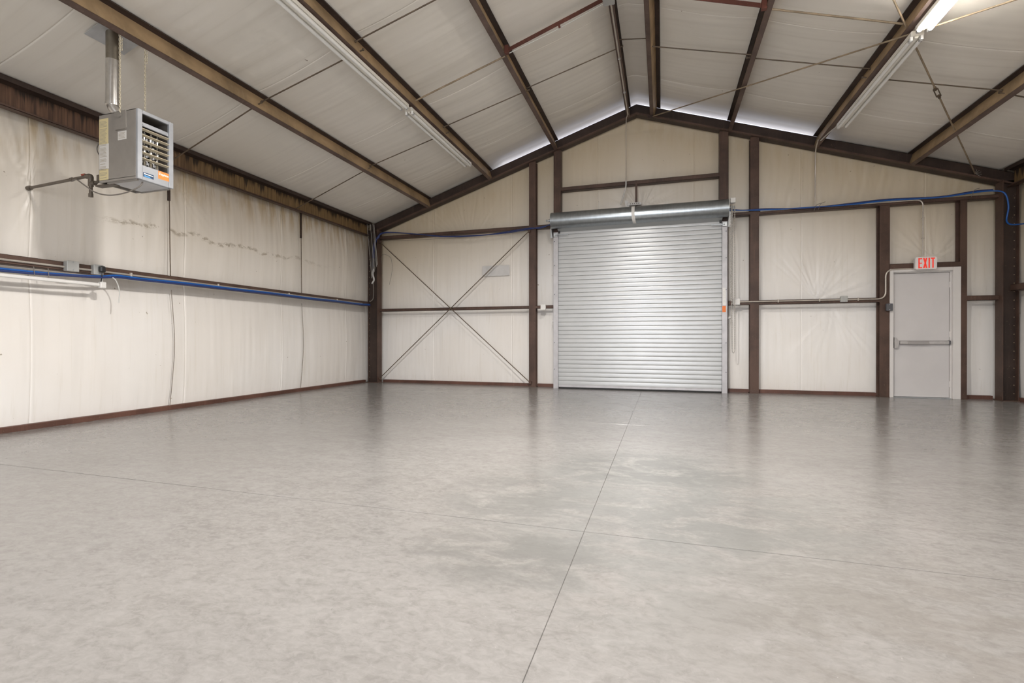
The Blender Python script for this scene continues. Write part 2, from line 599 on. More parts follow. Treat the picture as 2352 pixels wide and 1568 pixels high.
def grid_mesh(name, P, mat, parent, smooth=True):
    """P: (a, b, 3) array of positions -> quad grid"""
    a, b = P.shape[:2]
    base = np.array(root_loc(parent)) if parent is not None else np.zeros(3)
    V = (P.reshape(-1, 3) - base)
    i = np.arange(a * b).reshape(a, b)
    q = np.stack([i[:-1, :-1], i[1:, :-1], i[1:, 1:], i[:-1, 1:]], -1).reshape(-1, 4)
    me = bpy.data.meshes.new(name)
    me.vertices.add(len(V))
    me.vertices.foreach_set('co', V.astype(np.float32).ravel())
    me.loops.add(q.size)
    me.loops.foreach_set('vertex_index', q.astype(np.int32).ravel())
    me.polygons.add(len(q))
    me.polygons.foreach_set('loop_start', np.arange(0, q.size, 4, dtype=np.int32))
    me.polygons.foreach_set('use_smooth', np.full(len(q), smooth))
    me.materials.append(mat)
    me.update(calc_edges=True)
    me.validate()
    o = bpy.data.objects.new(name, me)
    COL.objects.link(o)
    if parent is not None:
        o.parent = parent
    return o


# ================================================================== floor
floor_root = thing('floor', (0, 0, 0), 'polished grey concrete floor with saw-cut joints', 'floor', kind='structure')
MB().box(XL - 0.3, XR + 0.3, FRONT_Y - 0.2, YB + 0.3, -0.2, -0.004).build('joint_bed', M['joint'], floor_root)
xs_j = [XL - 0.3, -0.39, XR + 0.3]
ys_j = [FRONT_Y - 0.2, -0.85, 2.55, 5.93, YB + 0.3]
gap, gap_y, bev = 0.0010, 0.0022, 0.0015
for i in range(2):
    for j in range(4):
        x0 = xs_j[i] + (gap if i else 0)
        x1 = xs_j[i + 1] - (gap if i < 1 else 0)
        y0 = ys_j[j] + (gap_y if j else 0)
        y1 = ys_j[j + 1] - (gap_y if j < 3 else 0)
        MB().bbox(x0, x1, y0, y1, -0.1, 0.0, bev).build('slab', M['concrete'], floor_root)

# ================================================================== walls
GIRT_L = 1.85      # side wall girt height
GIRT_B = 1.70      # end wall lower girt
GIRT_U = 3.38      # end wall upper girt


def pillow(t, amp):
    t = np.clip(t, 0, 1)
    return amp * np.sqrt(np.clip(np.sin(np.pi * t), 0, 1))


def star(u, w, cu, cw, k, rad, amp, a0, a1, ch):
    """wrinkles radiating from a pinch point"""
    r = np.hypot(u - cu, w - cw)
    th = np.arctan2(w - cw, u - cu)
    inside = np.clip((th - a0) / 0.25, 0, 1) * np.clip((a1 - th) / 0.25, 0, 1)
    return amp * vnoise(th * k, r * 1.2, ch) * np.exp(-(r / rad) ** 2) * np.clip(r / 0.08, 0, 1) * inside * 2


def seam_roll(u, u0, u1):
    """panel edges: a small raised tab that turns back at the very edge"""
    d = np.minimum(u - u0, u1 - u)
    return 0.0014 * np.exp(-((d - 0.022) / 0.012) ** 2) - 0.005 * np.exp(-(d / 0.005) ** 2)


def edge_grid(u0, u1, step):
    n = max(2, int((u1 - u0) / step))
    core = np.linspace(u0 + 0.05, u1 - 0.05, n)
    e = np.array([0, 0.004, 0.010, 0.016, 0.022, 0.028, 0.036])
    return np.concatenate([u0 + e, core, u1 - e[::-1]])


def left_disp(y, z, sgn=1):
    lo = pillow(z / GIRT_L, 0.055)
    hi = pillow((z - GIRT_L) / (3.60 - GIRT_L), 0.055)
    d = np.where(z < GIRT_L, lo, hi)
    d = d + 0.010 * vnoise(y * 5, z * 0.9, 0) + 0.006 * vnoise(y * 16, z * 1.1, 1) + 0.002 * vnoise(y * 45, z * 2.5, 2)
    if sgn > 0:
        d = d + star(y, z, 3.63, 2.70, 26, 0.6, 0.014, 1.0, 2.2, 3)
        d = d + star(y, z, 3.66, 2.66, 20, 0.4, 0.010, -2.1, -1.1, 4)
        d = d + star(y, z, 5.20, 3.5, 22, 0.8, 0.012, -2.7, -0.4, 5)
        g = np.exp(-((z - 3.15) / 0.35) ** 2)
        d = d + 0.009 * g * vnoise(y * 21 + z * 2, z * 0.7, 6)
    return d


wl = thing('wall_left', (XL, 4, 0), 'off-white vinyl faced insulation of the side wall by the heater', 'wall', kind='structure')
seams = [FRONT_Y, -3.95, -2.05, -0.15, 1.75, 3.66, 5.52, 7.45, 9.38, YB + 0.05]
for a, b in zip(seams[:-1], seams[1:]):
    fine = 0.025 if b > 2 else 0.1
    y = edge_grid(a, b, fine)
    z = np.linspace(0.0, 3.80, int(3.80 / (0.03 if b > 2 else 0.12)))
    Y, Z = np.meshgrid(y, z, indexing='ij')
    X = XL - 0.045 + left_disp(Y, Z) + seam_roll(Y, a, b)
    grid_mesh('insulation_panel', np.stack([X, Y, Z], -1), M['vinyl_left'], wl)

wr = thing('wall_right', (XR, 4, 0), 'off-white vinyl faced insulation of the side wall beyond the exit door', 'wall', kind='structure')
for a, b in zip(seams[:-1], seams[1:]):
    y = edge_grid(a, b, 0.03 if b > 8 else 0.1)
    z = np.linspace(0.0, 3.85, 90 if b > 8 else 40)
    Y, Z = np.meshgrid(y, z, indexing='ij')
    X = XR + 0.045 - left_disp(Y + 20, Z, -1) - seam_roll(Y, a, b)
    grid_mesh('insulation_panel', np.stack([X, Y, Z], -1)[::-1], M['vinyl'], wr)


def back_disp(x, z):
    d = np.where(z < GIRT_B, pillow(z / GIRT_B, 0.05),
                 np.where(z < GIRT_U, pillow((z - GIRT_B) / (GIRT_U - GIRT_B), 0.05),
                          pillow((z - GIRT_U) / 1.9, 0.05)))
    d = d + 0.009 * vnoise(x * 5, z * 0.9, 0) + 0.005 * vnoise(x * 17, z * 1.2, 1) + 0.0015 * vnoise(x * 45, z * 2.5, 2)
    d = d + star(x, z, 2.75, 1.72, 24, 0.8, 0.015, 0.1, 2.6, 3)        # above the conduit run
    d = d + star(x, z, -0.42, 3.66, 22, 0.48, 0.036, 0.0, 3.14, 4)      # round the opener bracket
    d = d + star(x, z, 3.0, 1.6, 16, 1.0, 0.008, -2.9, -0.3, 5)
    d = d + star(x, z, -4.2, 3.1, 24, 1.1, 0.010, 0.4, 2.7, 6)
    d = d + star(x, z, 4.5, 2.4, 16, 0.7, 0.012, 0.2, 2.9, 7)
    g = np.exp(-((z - 4.35) / 0.12) ** 2) * np.exp(-((x + 0.3) / 0.9) ** 2)
    d = d + 0.012 * g * vnoise(x * 22, z * 1.5, 5)
    g = np.exp(-((z - 3.75) / 0.4) ** 2) * (np.abs(x - 3.5) < 2.2)
    d = d + 0.010 * g * vnoise(x * 15 - z * 3, z * 0.8, 6)
    return d


wb = thing('wall_back', (XC, YB, 0), 'off-white vinyl faced insulation of the gable end wall', 'wall', kind='structure')
bs = [XL - 0.1, -5.08, -3.18, -1.30, 0.60, 2.48, 4.40, XR + 0.1]
for a, b in zip(bs[:-1], bs[1:]):
    x = edge_grid(a, b, 0.022)
    if a < XC < b:
        x = np.sort(np.append(x, XC))
    v = np.linspace(0, 1, 190)
    Xg, Vg = np.meshgrid(x, v, indexing='ij')
    Z = Vg * (ZRIDGE - 0.01 + 0.07 * ((Xg < -3.7) | (Xg > 3.6)) - SL * np.abs(Xg - XC))
    Y = YB + 0.05 - back_disp(Xg, Z) - seam_roll(Xg, a, b)
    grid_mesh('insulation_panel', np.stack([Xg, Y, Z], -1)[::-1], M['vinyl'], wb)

# wall behind the camera, with the open overhead doorway
wf = thing('wall_front', (XC, FRONT_Y, 0), 'insulated wall behind the camera with an open overhead doorway', 'wall', kind='structure')


def gable(x0, x1, z0):
    x = np.unique(np.clip(np.linspace(x0, x1, 20), x0, x1))
    if x0 < XC < x1:
        x = np.sort(np.append(x, XC))
    v = np.linspace(0, 1, 20)
    Xg, Vg = np.meshgrid(x, v, indexing='ij')
    Z = z0 + Vg * (ZRIDGE - SL * np.abs(Xg - XC) - z0)
    Y = FRONT_Y + 0.01 * vnoise(Xg * 4, Z, 1)
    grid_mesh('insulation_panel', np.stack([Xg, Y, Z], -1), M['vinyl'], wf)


gable(XL - 0.1, DW[0], 0)
gable(DW[1], XR + 0.1, 0)
gable(DW[0], DW[1], DW[2])
ap = MB().box(-9, 8, FRONT_Y - 9, FRONT_Y - 0.25, -0.22, -0.02).build('ground', M['apron'], None, (XC, FRONT_Y - 4, 0))
tag(ap, 'pale concrete apron outside the doorway behind the camera', 'ground', kind='structure')

# ================================================================== ceiling
ce = thing('ceiling', (XC, 4, 4), 'sagging vinyl faced roof insulation between the purlins', 'ceiling', kind='structure')
PUR = [(-5.05, -1), (-3.56, -1), (-2.10, -1), (-0.62, -1), (-0.17, -1), (1.18, 1), (2.62, 1), (4.07, 1)]
pins = np.array([-6.54] + [p[0] for p in PUR] + [5.36])


def ceil_z(x, y):
    z = ZRIDGE + 0.012 - SL * (np.sqrt((x - XC) ** 2 + 0.002))
    i = np.clip(np.searchsorted(pins, x) - 1, 0, len(pins) - 2)
    w = pins[i + 1] - pins[i]
    t = np.clip((x - pins[i]) / w, 0, 1)
    fade = 1 - np.clip((y - 9.1) / 0.9, 0, 1) ** 1.5
    z = z - 0.030 * np.clip(w, 0.3, 1.6) * np.sin(np.pi * t) ** 0.8 * fade
    z = z + (0.008 * vnoise(y * 5, x * 0.6, 0) + 0.0045 * vnoise(y * 17, x * 0.8, 1) + 0.0022 * vnoise(y * 38, x * 1.5, 2)) * (0.25 + 0.75 * fade) * np.clip((x + 6.56) / 0.3, 0, 1) * np.clip((5.38 - x) / 0.3, 0, 1)
    z = z + 0.04 * (np.clip((-6.57 - x) / 0.03, 0, 1) + np.clip((x - 5.39) / 0.03, 0, 1))
    # the edge of the blanket curls up off the gable rafter, daylight shows in the slot
    gapx = np.clip((x + 3.75) / 0.4, 0, 1) * np.clip((3.1 - x) / 0.5, 0, 1)
    e = np.clip((y - 9.35) / 0.8, 0, 1) ** 1.6
    z = z + gapx * e * 0.12
    return z


cs = [FRONT_Y, -4.5, -2.55, -0.65, 1.3, 3.22, 5.15, 7.05, 9.0, 10.42]
for a, b in zip(cs[:-1], cs[1:]):
    far = b > 3
    y = edge_grid(a, b, 0.03 if far else 0.12)
    x = np.linspace(XL - 0.05, XR + 0.05, 320 if far else 120)
    Xg, Yg = np.meshgrid(x, y, indexing='ij')
    Z = ceil_z(Xg, Yg) + 0.005 * np.exp(-(np.minimum(Yg - a, b - Yg) / 0.006) ** 2)
    grid_mesh('insulation_panel', np.stack([Xg, Yg, Z], -1)[:, ::-1], M['ceil'], ce)

# ================================================================== steel frame
A = math.atan(SL)


def make_purlin(xw, fdir, label, y0=FRONT_Y + 0.02, y1=D - 0.005):
    """Z purlin: web square to the roof, bottom flange towards fdir, top flange the other way"""
    side = -1 if xw < XC else 1
    up = Vector((side * math.sin(A), math.cos(A)))           # roof normal (x, z)
    al = Vector((math.cos(A), -side * math.sin(A)))          # along the slope, towards +x
    P = Vector((xw, zbot(xw)))
    t, fl, h, lip = 0.004, 0.072, 0.205, 0.018
    f = al * fdir
    mb = MB()

    def quad(p, a, b, mi):
        c = [p, p + a, p + a + b, p + b]
        mb.prism([(q.x, q.y) for q in c], y0, y1, mi)
    quad(P, f * t, up * h, 1)                       # web
    quad(P, f * fl, up * t, 0)                      # bottom flange
    quad(P + f * fl, f * -t, up * lip, 0)           # bottom lip
    quad(P + up * h, f * -fl, up * -t, 2)           # top flange, its shade put into a darker brown
    quad(P + up * h - f * fl, f * t, up * -lip, 2)  # top lip, darkened the same way
    o = mb.build('purlin', [M['flange'], M['ochre'], M['brown_dark']], None, (xw, D, zbot(xw)))
    return tag(o, label, 'purlin', 'roof purlins')


LBL = ['ochre roof purlin that the unit heater hangs from',
       'ochre roof purlin with the unlit strip lights under it',
       'brown roof purlin third up from the heater side eave',
       'brown roof purlin left of the ridge with a conduit along it',
       'brown roof purlin just right of the ridge',
       'brown roof purlin next right of the ridge pair, ending above a wide door column',
       'ochre roof purlin beside the lit fluorescent strip',
       'ochre roof purlin nearest the exit door side eave']
for (xw, fd), lb in zip(PUR, LBL):
    make_purlin(xw, fd, lb)


def eave(x, s, label):
    """eave strut channel, open to the room; s = +1 on the left wall"""
    z1 = zroof(x) + 0.0
    z0 = z1 - 0.29
    mb = MB()
    y0, y1 = FRONT_Y + 0.02, D - 0.03
    xw = x - s * 0.10
    mb.prism([(xw, z0), (xw + s * 0.004, z0), (xw + s * 0.004, z1), (xw, z1)], y0, y1, 1)
    mb.prism([(xw, z0), (x, z0), (x, z0 + 0.004), (xw, z0 + 0.004)], y0, y1, 0)
    mb.prism([(x, z0), (x, z0 + 0.022), (x - s * 0.004, z0 + 0.022), (x - s * 0.004, z0)], y0, y1, 0)
    xt = x + s * 0.035
    zt = zroof(xt) + 0.012
    mb.prism([(xw, z1 - 0.01), (xt, zt), (xt, zt - 0.055), (xt - s * 0.006, zt - 0.055), (xt - s * 0.006, zt - 0.012), (xw, z1 - 0.03)], y0, y1, 2)  # top flange and lip, coloured dark for the shade under the roof
    o = mb.build('eave_strut', [M['brown'], M['eaveweb'], M['brown_dark']], None, (x, D, z0))
    return tag(o, label, 'eave strut')


eave(-6.6, 1, 'stained eave strut along the top of the heater side wall')
eave(5.42, -1, 'dark eave strut meeting the rafter above the exit door corner')


def rafter(side, label):
    """end frame rafter: channel with its web to the room"""
    x0, x1 = (XC, -6.62) if side < 0 else (XC, 5.58)
    mb = MB()
    t = 0.006

    def strip(dz0, dz1, ya, yb, mi):
        z = lambda x, d: ZRIDGE - SL * abs(x - XC) + d
        v = [(x, y, z(x, d)) for x in (x0, x1) for y in (ya, yb) for d in (dz0, dz1)]
        mb.add(v, [(0, 1, 3, 2), (4, 6, 7, 5), (0, 4, 5, 1), (2, 3, 7, 6), (0, 2, 6, 4), (1, 5, 7, 3)], mi)
    strip(-0.225, -0.012, D, D + t, 0)
    strip(-0.225, -0.216, D - 0.055, D, 1)
    strip(-0.216, -0.196, D - 0.055, D - 0.049, 1)
    strip(-0.02, -0.012, D, D + 0.05, 0)
    strip(-0.225, -0.216, D, D + 0.15, 0)
    o = mb.build('rafter', [M['brown_dark'], M['brown']], None, (x1, D, 3.6))
    return tag(o, label, 'rafter')


rafter(-1, 'dark brown gable rafter rising from the heater side corner to the ridge')
rafter(1, 'dark brown gable rafter falling from the ridge to the exit door corner')


def i_col(x0, x1, ztop, label, y0=D, depth=0.15):
    mb = MB()
    t = 0.008
    xm = (x0 + x1) / 2
    mb.box(x0, x1, y0, y0 + t, 0, ztop)
    mb.box(xm - 0.004, xm + 0.004, y0 + t, y0 + depth - t, 0, ztop)
    mb.box(x0, x1, y0 + depth - t, y0 + depth, 0, ztop)
    mb.box(x0 - 0.012, x1 + 0.012, y0 - 0.012, y0 + depth, 0, 0.012)
    o = mb.build('steel_column', M['brown'], None, (xm, y0, 0))
    return tag(o, label, 'column', 'end wall columns')


def c_col(x0, x1, ztop, lipx, label, y0=D):
    """jamb channel: web to the room, a return flange along the lipx edge"""
    mb = MB()
    mb.box(x0, x1, y0, y0 + 0.006, 0, ztop)
    mb.box(lipx - 0.004, lipx + 0.004, y0 - 0.02, y0 + 0.14, 0, ztop)
    o2 = x0 if lipx == x1 else x1
    mb.box(o2 - 0.003, o2 + 0.003, y0, y0 + 0.14, 0, ztop)
    o = mb.build('steel_column', M['brown'], None, ((x0 + x1) / 2, y0, 0))
    return tag(o, label, 'column', 'end wall columns')


i_col(-2.735, -2.585, zbot(-2.66) - 0.0, 'brown steel column between the rod bracing and the roll-up door')
c_col(-2.195, -2.045, zbot(-2.12), -2.045, 'brown jamb column rising above the end of the roll-up drum, braced side')
c_col(1.045, 1.20, zbot(1.12), 1.045, 'brown jamb column behind the hoist chain of the roll-up door')
i_col(1.58, 1.73, zbot(1.66), 'brown steel column next to the hoist chain')
i_col(3.655, 3.805, GIRT_U - 0.01, 'brown steel column on the latch side of the exit door')
i_col(4.81, 4.905, GIRT_U - 0.01, 'brown steel column on the hinge side of the exit door')


def corner(xi, xo, label, lip):
    mb = MB()
    s = 1 if xi > xo else -1
    zt = zbot(xi) + 0.02
    mb.box(min(xi, xo), max(xi, xo), D, D + 0.006, 0, zt)
    mb.box(xi - 0.005, xi + 0.005, D - 0.10, D + 0.09, 0, zt, 1)
    mb.box(xo - 0.005, xo + 0.005, D - lip, D + 0.09, 0, zt, 1)
    mb.box(min(xi, xo) - 0.02, max(xi, xo) + 0.02, D - 0.1, D + 0.1, 0, 0.012, 1)
    o = mb.build('corner_column', [M['brown_dark'], M['brown']], None, (xi, D, 0))
    tag(o, label, 'column')
    for k in range(24):      # bolts down the web edge
        b = MB()
        zz = 0.12 + k * 0.14
        if zz > zt - 0.1:
            break
        xx = xo + s * 0.028
        b.tube([(xx, D, zz), (xx, D - 0.008, zz)], 0.008, 6)
        b.build('bolt', M['rod_tan'], o)


corner(-6.395, -6.69, 'dark corner column behind the wire rack', 0.02)
corner(5.335, 5.56, 'dark corner column with a row of bolts beside the exit door', 0.07)


def girt(x0, x1, z, label, h=0.10, y0=D, depth=0.15, name='girt'):
    """end wall girt: horizontal web with a front flange turned up"""
    mb = MB()
    t = 0.004
    mb.box(x0, x1, y0, y0 + t, z, z + h)
    mb.box(x0, x1, y0, y0 + depth, z, z + t)
    mb.box(x0, x1, y0, y0 + 0.018, z + h - t, z + h)
    o = mb.build(name, M['brown'], None, ((x0 + x1) / 2, y0, z))
    return tag(o, label, 'girt', 'wall girts')


girt(-6.39, -2.735, 1.68, 'lower end wall girt crossed by the rod bracing', 0.06)
girt(-2.585, -2.20, 1.68, 'short lower girt with a white box beside the roll-up door', 0.06)
girt(1.20, 1.58, 1.67, 'short lower girt behind the hoist chain', 0.08)
girt(1.73, 3.655, 1.67, 'lower end wall girt carrying the conduit to the exit door', 0.08)
girt(4.905, 5.33, 1.67, 'short lower girt between the exit door and the corner column', 0.08)
girt(-6.39, -2.735, 3.385, 'upper end wall girt with navy cables over the rod bracing', 0.07)
girt(-2.585, -2.20, 3.385, 'short upper girt with navy cables at the roll-up drum end', 0.07)
girt(1.20, 1.58, 3.365, 'short upper girt by the hoist bracket', 0.06)
girt(1.73, 5.40, 3.365, 'long upper girt with blue cable above the exit door', 0.06)
girt(-2.04, 1.04, 4.135, 'header girt high above the roll-up door', 0.075)
girt(3.80, 4.81, 2.243, 'short header girt over the exit door frame', 0.09, name='door_header')
hp = MB()
hp.box(-0.525, -0.485, D - 0.012, D + 0.03, 3.66, 4.21)
tag(hp.build('header_post', M['brown'], None, (-0.505, D, 3.66)), 'short brown post from header girt down to the roll-up drum', 'post')


def side_girt(x, s, label):
    """side wall girt; s = +1 on the left wall"""
    mb = MB()
    y0, y1, t = FRONT_Y + 0.02, D - 0.12, 0.004
    z = 1.805
    xb = x - s * 0.15
    mb.box(min(x, x - s * t), max(x, x - s * t), y0, y1, z, z + 0.10)
    mb.box(min(x, xb), max(x, xb), y0, y1, z, z + t)
    mb.box(min(x, x - s * 0.018), max(x, x - s * 0.018), y0, y1, z + 0.096, z + 0.10)
    o = mb.build('girt', M['brown'], None, (x, 5, z))
    tag(o, label, 'girt', 'wall girts')
    return o


side_girt(-6.6, 1, 'long girt on the heater side wall with blue cable along it')
side_girt(5.42, -1, 'girt on the side wall past the exit door corner')


def baseboard(name, segs, axis, label):
    r = thing(name, (segs[0][0], segs[0][1], 0) if axis == 'x' else (segs[0][1], segs[0][0], 0), label, 'base trim', kind='structure')
    for a, c, b in segs:
        mb = MB()
        if axis == 'x':
            mb.prism([(c, 0), (c, 0.055), (c + 0.006, 0.062), (c + 0.08, 0.062), (c + 0.08, 0)], a, b, 0, 'x')
        else:
            s = 1 if c > 0 else -1
            mb.prism([(c, 0), (c, 0.055), (c + s * 0.006, 0.062), (c + s * 0.08, 0.062), (c + s * 0.08, 0)], a, b, 0, 'y')
        mb.build('base_channel', M['base'], r)
    return r


M['base'] = steel_mat('base_trim_paint', (0.115, 0.055, 0.040))
baseboard('baseboard_back', [(-6.39, 10.26, -2.735), (-2.585, 10.26, -2.2), (1.2, 10.26, 1.58), (1.73, 10.26, 3.655), (4.905, 10.26, 5.33)], 'x', 'red brown base channel along the gable end wall')
baseboard('baseboard_left', [(FRONT_Y, -6.76, 10.1)], 'y', 'red brown base channel along the heater side wall')
baseboard('baseboard_right', [(FRONT_Y, 5.56, 10.1)], 'y', 'red brown base channel along the side wall past the exit door')

# ------------------------------------------------------------------ sag rods, struts, rod bracing
def rz(x, off):
    return ZRIDGE - 0.223 + off - SL * abs(x - XC)


def rod(name, pts, r, mat, label, cat, group=None, n=8):
    o = MB().tube(pts, r, n).build(name, mat, None, pts[0])
    return tag(o, label, cat, group)


bay_x = [-6.62] + [p[0] for p in PUR] + [5.5]
bay_nm = ['from the heater side eave to the heater purlin', 'between the heater purlin and the strip light purlin',
          'between the strip light purlin and the third purlin', 'between the third purlin and the conduit purlin',
          'across the ridge between the two ridge purlins', 'between the ridge and the next purlin on the exit side',
          'under the crossing diagonal brace rod, lit strip side', 'between the lit strip purlin and the outer exit side purlin',
          'from the outer exit side purlin to the eave']
for k, yy in ((0, 7.70), (1, 5.19)):
    for i in range(9):
        if k == 1 and i > 3:
            continue
        xa, xb = bay_x[i], bay_x[i + 1]
        st = 0.035 if i % 2 else -0.035
        oa = 0.13 if xa < XC else 0.06
        ob = 0.06 if xb < XC else 0.13
        if i in (0, 8):
            oa, ob = (-0.02, 0.08) if i == 0 else (0.08, -0.02)
        pa, pb = Vector((xa - 0.03, yy + st, rz(xa, oa))), Vector((xb + 0.03, yy + st, rz(xb, ob)))
        mb = MB().tube([pa, pb], 0.0085, 8)
        o = mb.build('sag_rod', M['rod'], None, pa)
        tag(o, ('thin steel sag rod ' if k == 0 else 'sag rod nearer the heater ') + bay_nm[i], 'rod', 'roof sag rods')
        for p in (pa, pb):
            MB().tube([p - Vector((0.008, 0, 0)), p + Vector((0.008, 0, 0))], 0.016, 6).build('nut', M['rod'], o)

# angle struts near the ridge and light rods continuing them
for nm, xa, xb, oa, ob, lb in (('roof_strut', -2.07, -0.66, 0.03, 0.03, 'red brown angle strut from third purlin to the conduit purlin'),
                               ('roof_strut', -0.13, 1.16, 0.03, 0.03, 'red brown angle strut right of the ridge')):
    pa, pb = Vector((xa, 6.50, rz(xa, oa))), Vector((xb, 6.50, rz(xb, ob)))
    mb = MB().bar(pa, pb, 0.006, 0.055).bar(pa + Vector((0, 0.028, 0.025)), pb + Vector((0, 0.028, 0.025)), 0.055, 0.006)
    o = tag(mb.build(nm, M['redbrown'], None, pa), lb, 'strut')
    for p in (pa, pb):
        MB().bbox(p.x - 0.03, p.x + 0.03, 6.45, 6.51, p.z - 0.06, p.z + 0.05, 0.004).build('end_clip', M['redbrown'], o)
    if xa < -1:
        pm = pa.lerp(pb, 0.52)
        MB().bar(pm + Vector((-0.01, -0.01, -0.005)), pm + Vector((0.012, -0.01, -0.075)), 0.03, 0.006, (0, 1, 0)).build('clip', M['redbrown'], o)
rod('brace_rod', [(-3.54, 6.58, rz(-3.54, 0.06)), (-2.12, 6.55, rz(-2.12, 0.0))], 0.012, M['rod_tan'], 'tan rod from strip light purlin to the red brown strut', 'rod')
rod('brace_rod', [(1.21, 6.53, rz(1.21, 0.02)), (2.60, 6.58, rz(2.60, 0.06))], 0.012, M['rod_tan'], 'tan rod from ridge side strut to the lit strip light', 'rod')
rod('cable', curve_pts([(-2.05, 6.52, rz(-2.05, -0.01)), (-1.4, 6.52, rz(-1.4, -0.03)), (-0.68, 6.52, rz(-0.68, -0.01))]), 0.006, M['cable_white'], 'thin white cable under the red brown strut left of ridge', 'cable')

ra = thing('diagonal_brace', (-0.2, 10.05, 5.4), 'long diagonal rod from the ridge at the gable out past the lit light', 'rod', 'roof diagonal braces')
MB().tube([(-0.22, 10.06, rz(-0.22, -0.015)), (2.66, 6.62, rz(2.66, -0.03)), (4.9, 3.9, rz(4.9, -0.03))], 0.0105, 8).build('rod', M['rod_tan'], ra)
MB().bbox(-0.29, -0.19, 10.0, 10.06, rz(-0.22, -0.06), rz(-0.22, 0.0), 0.006).build('end_bracket', M['brown_dark'], ra)
rb = thing('diagonal_brace', (5.0, 10.05, 3.7), 'diagonal rod with a turnbuckle running down to the exit door corner', 'rod', 'roof diagonal braces')
pB0, pB1 = Vector((1.15, 4.4, rz(1.15, 0.02))), Vector((4.98, 10.06, rz(4.98, 0.05)))
dB = (pB1 - pB0)
tB0, tB1 = 0.59, 0.618
MB().tube([pB0, pB0 + dB * tB0], 0.0105, 8).tube([pB0 + dB * tB1, pB1], 0.0105, 8).build('rod', M['rod_tan'], rb)
tb = MB()
side = dB.cross(Vector((0, 0, 1))).normalized() * 0.022
for s in (-1, 1):
    tb.tube([pB0 + dB * (tB0 - 0.004), pB0 + dB * tB0 + side * s, pB0 + dB * tB1 + side * s, pB0 + dB * (tB1 + 0.004)], 0.007, 6)
tb.tube([pB0 + dB * (tB0 - 0.006), pB0 + dB * (tB0 + 0.003)], 0.017, 8).tube([pB0 + dB * (tB1 - 0.003), pB0 + dB * (tB1 + 0.006)], 0.017, 8)
tb.build('turnbuckle', M['rod'], rb)
ew = MB()
for k in range(5):
    a = -0.6 + k * 0.5
    ew.tube([pB1, pB1 + Vector((0.08 * math.cos(a), -0.02, 0.08 * math.sin(a) - 0.02))], 0.004, 5)
ew.build('wire_tie', M['cable_grey'], rb)

# wall rod bracing on the end wall
wbr = [((-6.37, 10.10, 3.31), (-2.70, 10.10, 0.09), 'wall brace rod falling from the corner top towards the column foot'),
       ((-6.37, 10.075, 0.10), (-2.72, 10.075, 3.33), 'wall brace rod rising from the corner foot to the upper girt')]
for a, b, lb in wbr:
    o = tag(MB().tube([a, b], 0.010, 8).build('wall_brace_rod', M['rod'], None, a), lb, 'rod', 'end wall X bracing')
    for p in (a, b):
        MB().bbox(p[0] - 0.03, p[0] + 0.03, D - 0.05, D + 0.01, p[2] - 0.03, p[2] + 0.03, 0.006).build('end_plate', M['brown'], o)

# vertical sag rods of the side wall
for y, lb in ((5.20, 'thin vertical rod on the side wall just past the heater'), (7.85, 'thin vertical rod on the side wall nearer the corner')):
    o = tag(MB().tube([(-6.70, y, 3.47), (-6.70, y + 0.02, 1.9)], 0.0075, 6).build('wall_sag_rod', M['rod'], None, (-6.7, y, 1.9)), lb, 'rod', 'side wall sag rods')
    MB().box(-6.712, -6.69, y - 0.016, y + 0.016, 2.98, 3.47).build('sleeve', M['brown_dark'], o)
    MB().tube(curve_pts([(-6.735, y + 0.06, 1.72), (-6.725, y + 0.10, 1.0), (-6.735, y + 0.08, 0.5), (-6.755, y + 0.05, 0.065)]), 0.0055, 5).build('lower_rod', M['rod_grey'], o)

# ================================================================== roll-up door
rd = thing('door_2', (-0.5, 10.0, 0), 'closed grey ribbed steel roll-up door with galvanised drum', 'roll-up door', kind='structure')
CY = 10.02
X0, X1 = -2.07, 1.075
pitch = 0.0868
prof = [(0.006, -0.002), (0.006, 0.0)] + [(-q, f_ * pitch) for q, f_ in ((0.000, 0.005), (0.003, 0.035), (0.0042, 0.08), (0.0050, 0.18), (0.0056, 0.34),
        (0.0058, 0.48), (0.0056, 0.62), (0.0050, 0.78), (0.0042, 0.87), (0.003, 0.915), (0.000, 0.945))] + [(0.006, pitch * 0.952), (0.006, pitch * 0.998)]
slat_me = None
zz = 0.075
first = None
while zz < 3.30:
    if first is None:
        mb = MB()
        v = [(X0, CY + p[0], zz + p[1]) for p in prof] + [(X1, CY + p[0], zz + p[1]) for p in prof]
        n = len(prof)
        mb.add(v, [(i, i + n, i + n + 1, i + 1) for i in range(n - 1)], 0, True)
        first = mb.build('slat', M['slat'], rd)
        z_first = zz
    else:
        c = first.copy()
        COL.objects.link(c)
        c.parent = rd
        c.location = (0, 0, zz - z_first)
    zz += pitch
bb = MB()
bb.bbox(X0, X1, CY - 0.02, CY + 0.015, 0.028, 0.078, 0.006)
bb.build('bottom_bar', M['guide'], rd)
MB().bbox(X0 + 0.02, X1 - 0.02, CY - 0.012, CY + 0.012, 0.0, 0.03, 0.006).build('bottom_seal', M['rubber'], rd)
for xa, xb, lipx in ((-2.165, -2.07, -2.165), (1.075, 1.165, 1.165)):
    g = MB()
    g.bbox(xa, xb, CY - 0.055, CY - 0.045, 0.0, 3.24, 0.002)
    g.box(lipx - 0.004, lipx + 0.004, CY - 0.05, D, 0.0, 3.24)
    g.box(xa, xb, CY + 0.03, CY + 0.036, 0.0, 3.24)
    gd = g.build('guide', M['guide'], rd)
    for z in (0.4, 0.95, 1.95, 2.55, 3.05):
        xm = xb - 0.02 if xa > 0 else xa + 0.02
        MB().tube([(xm, CY - 0.055, z), (xm, CY - 0.064, z)], 0.009, 8).build('bolt', M['box_dark'], gd)
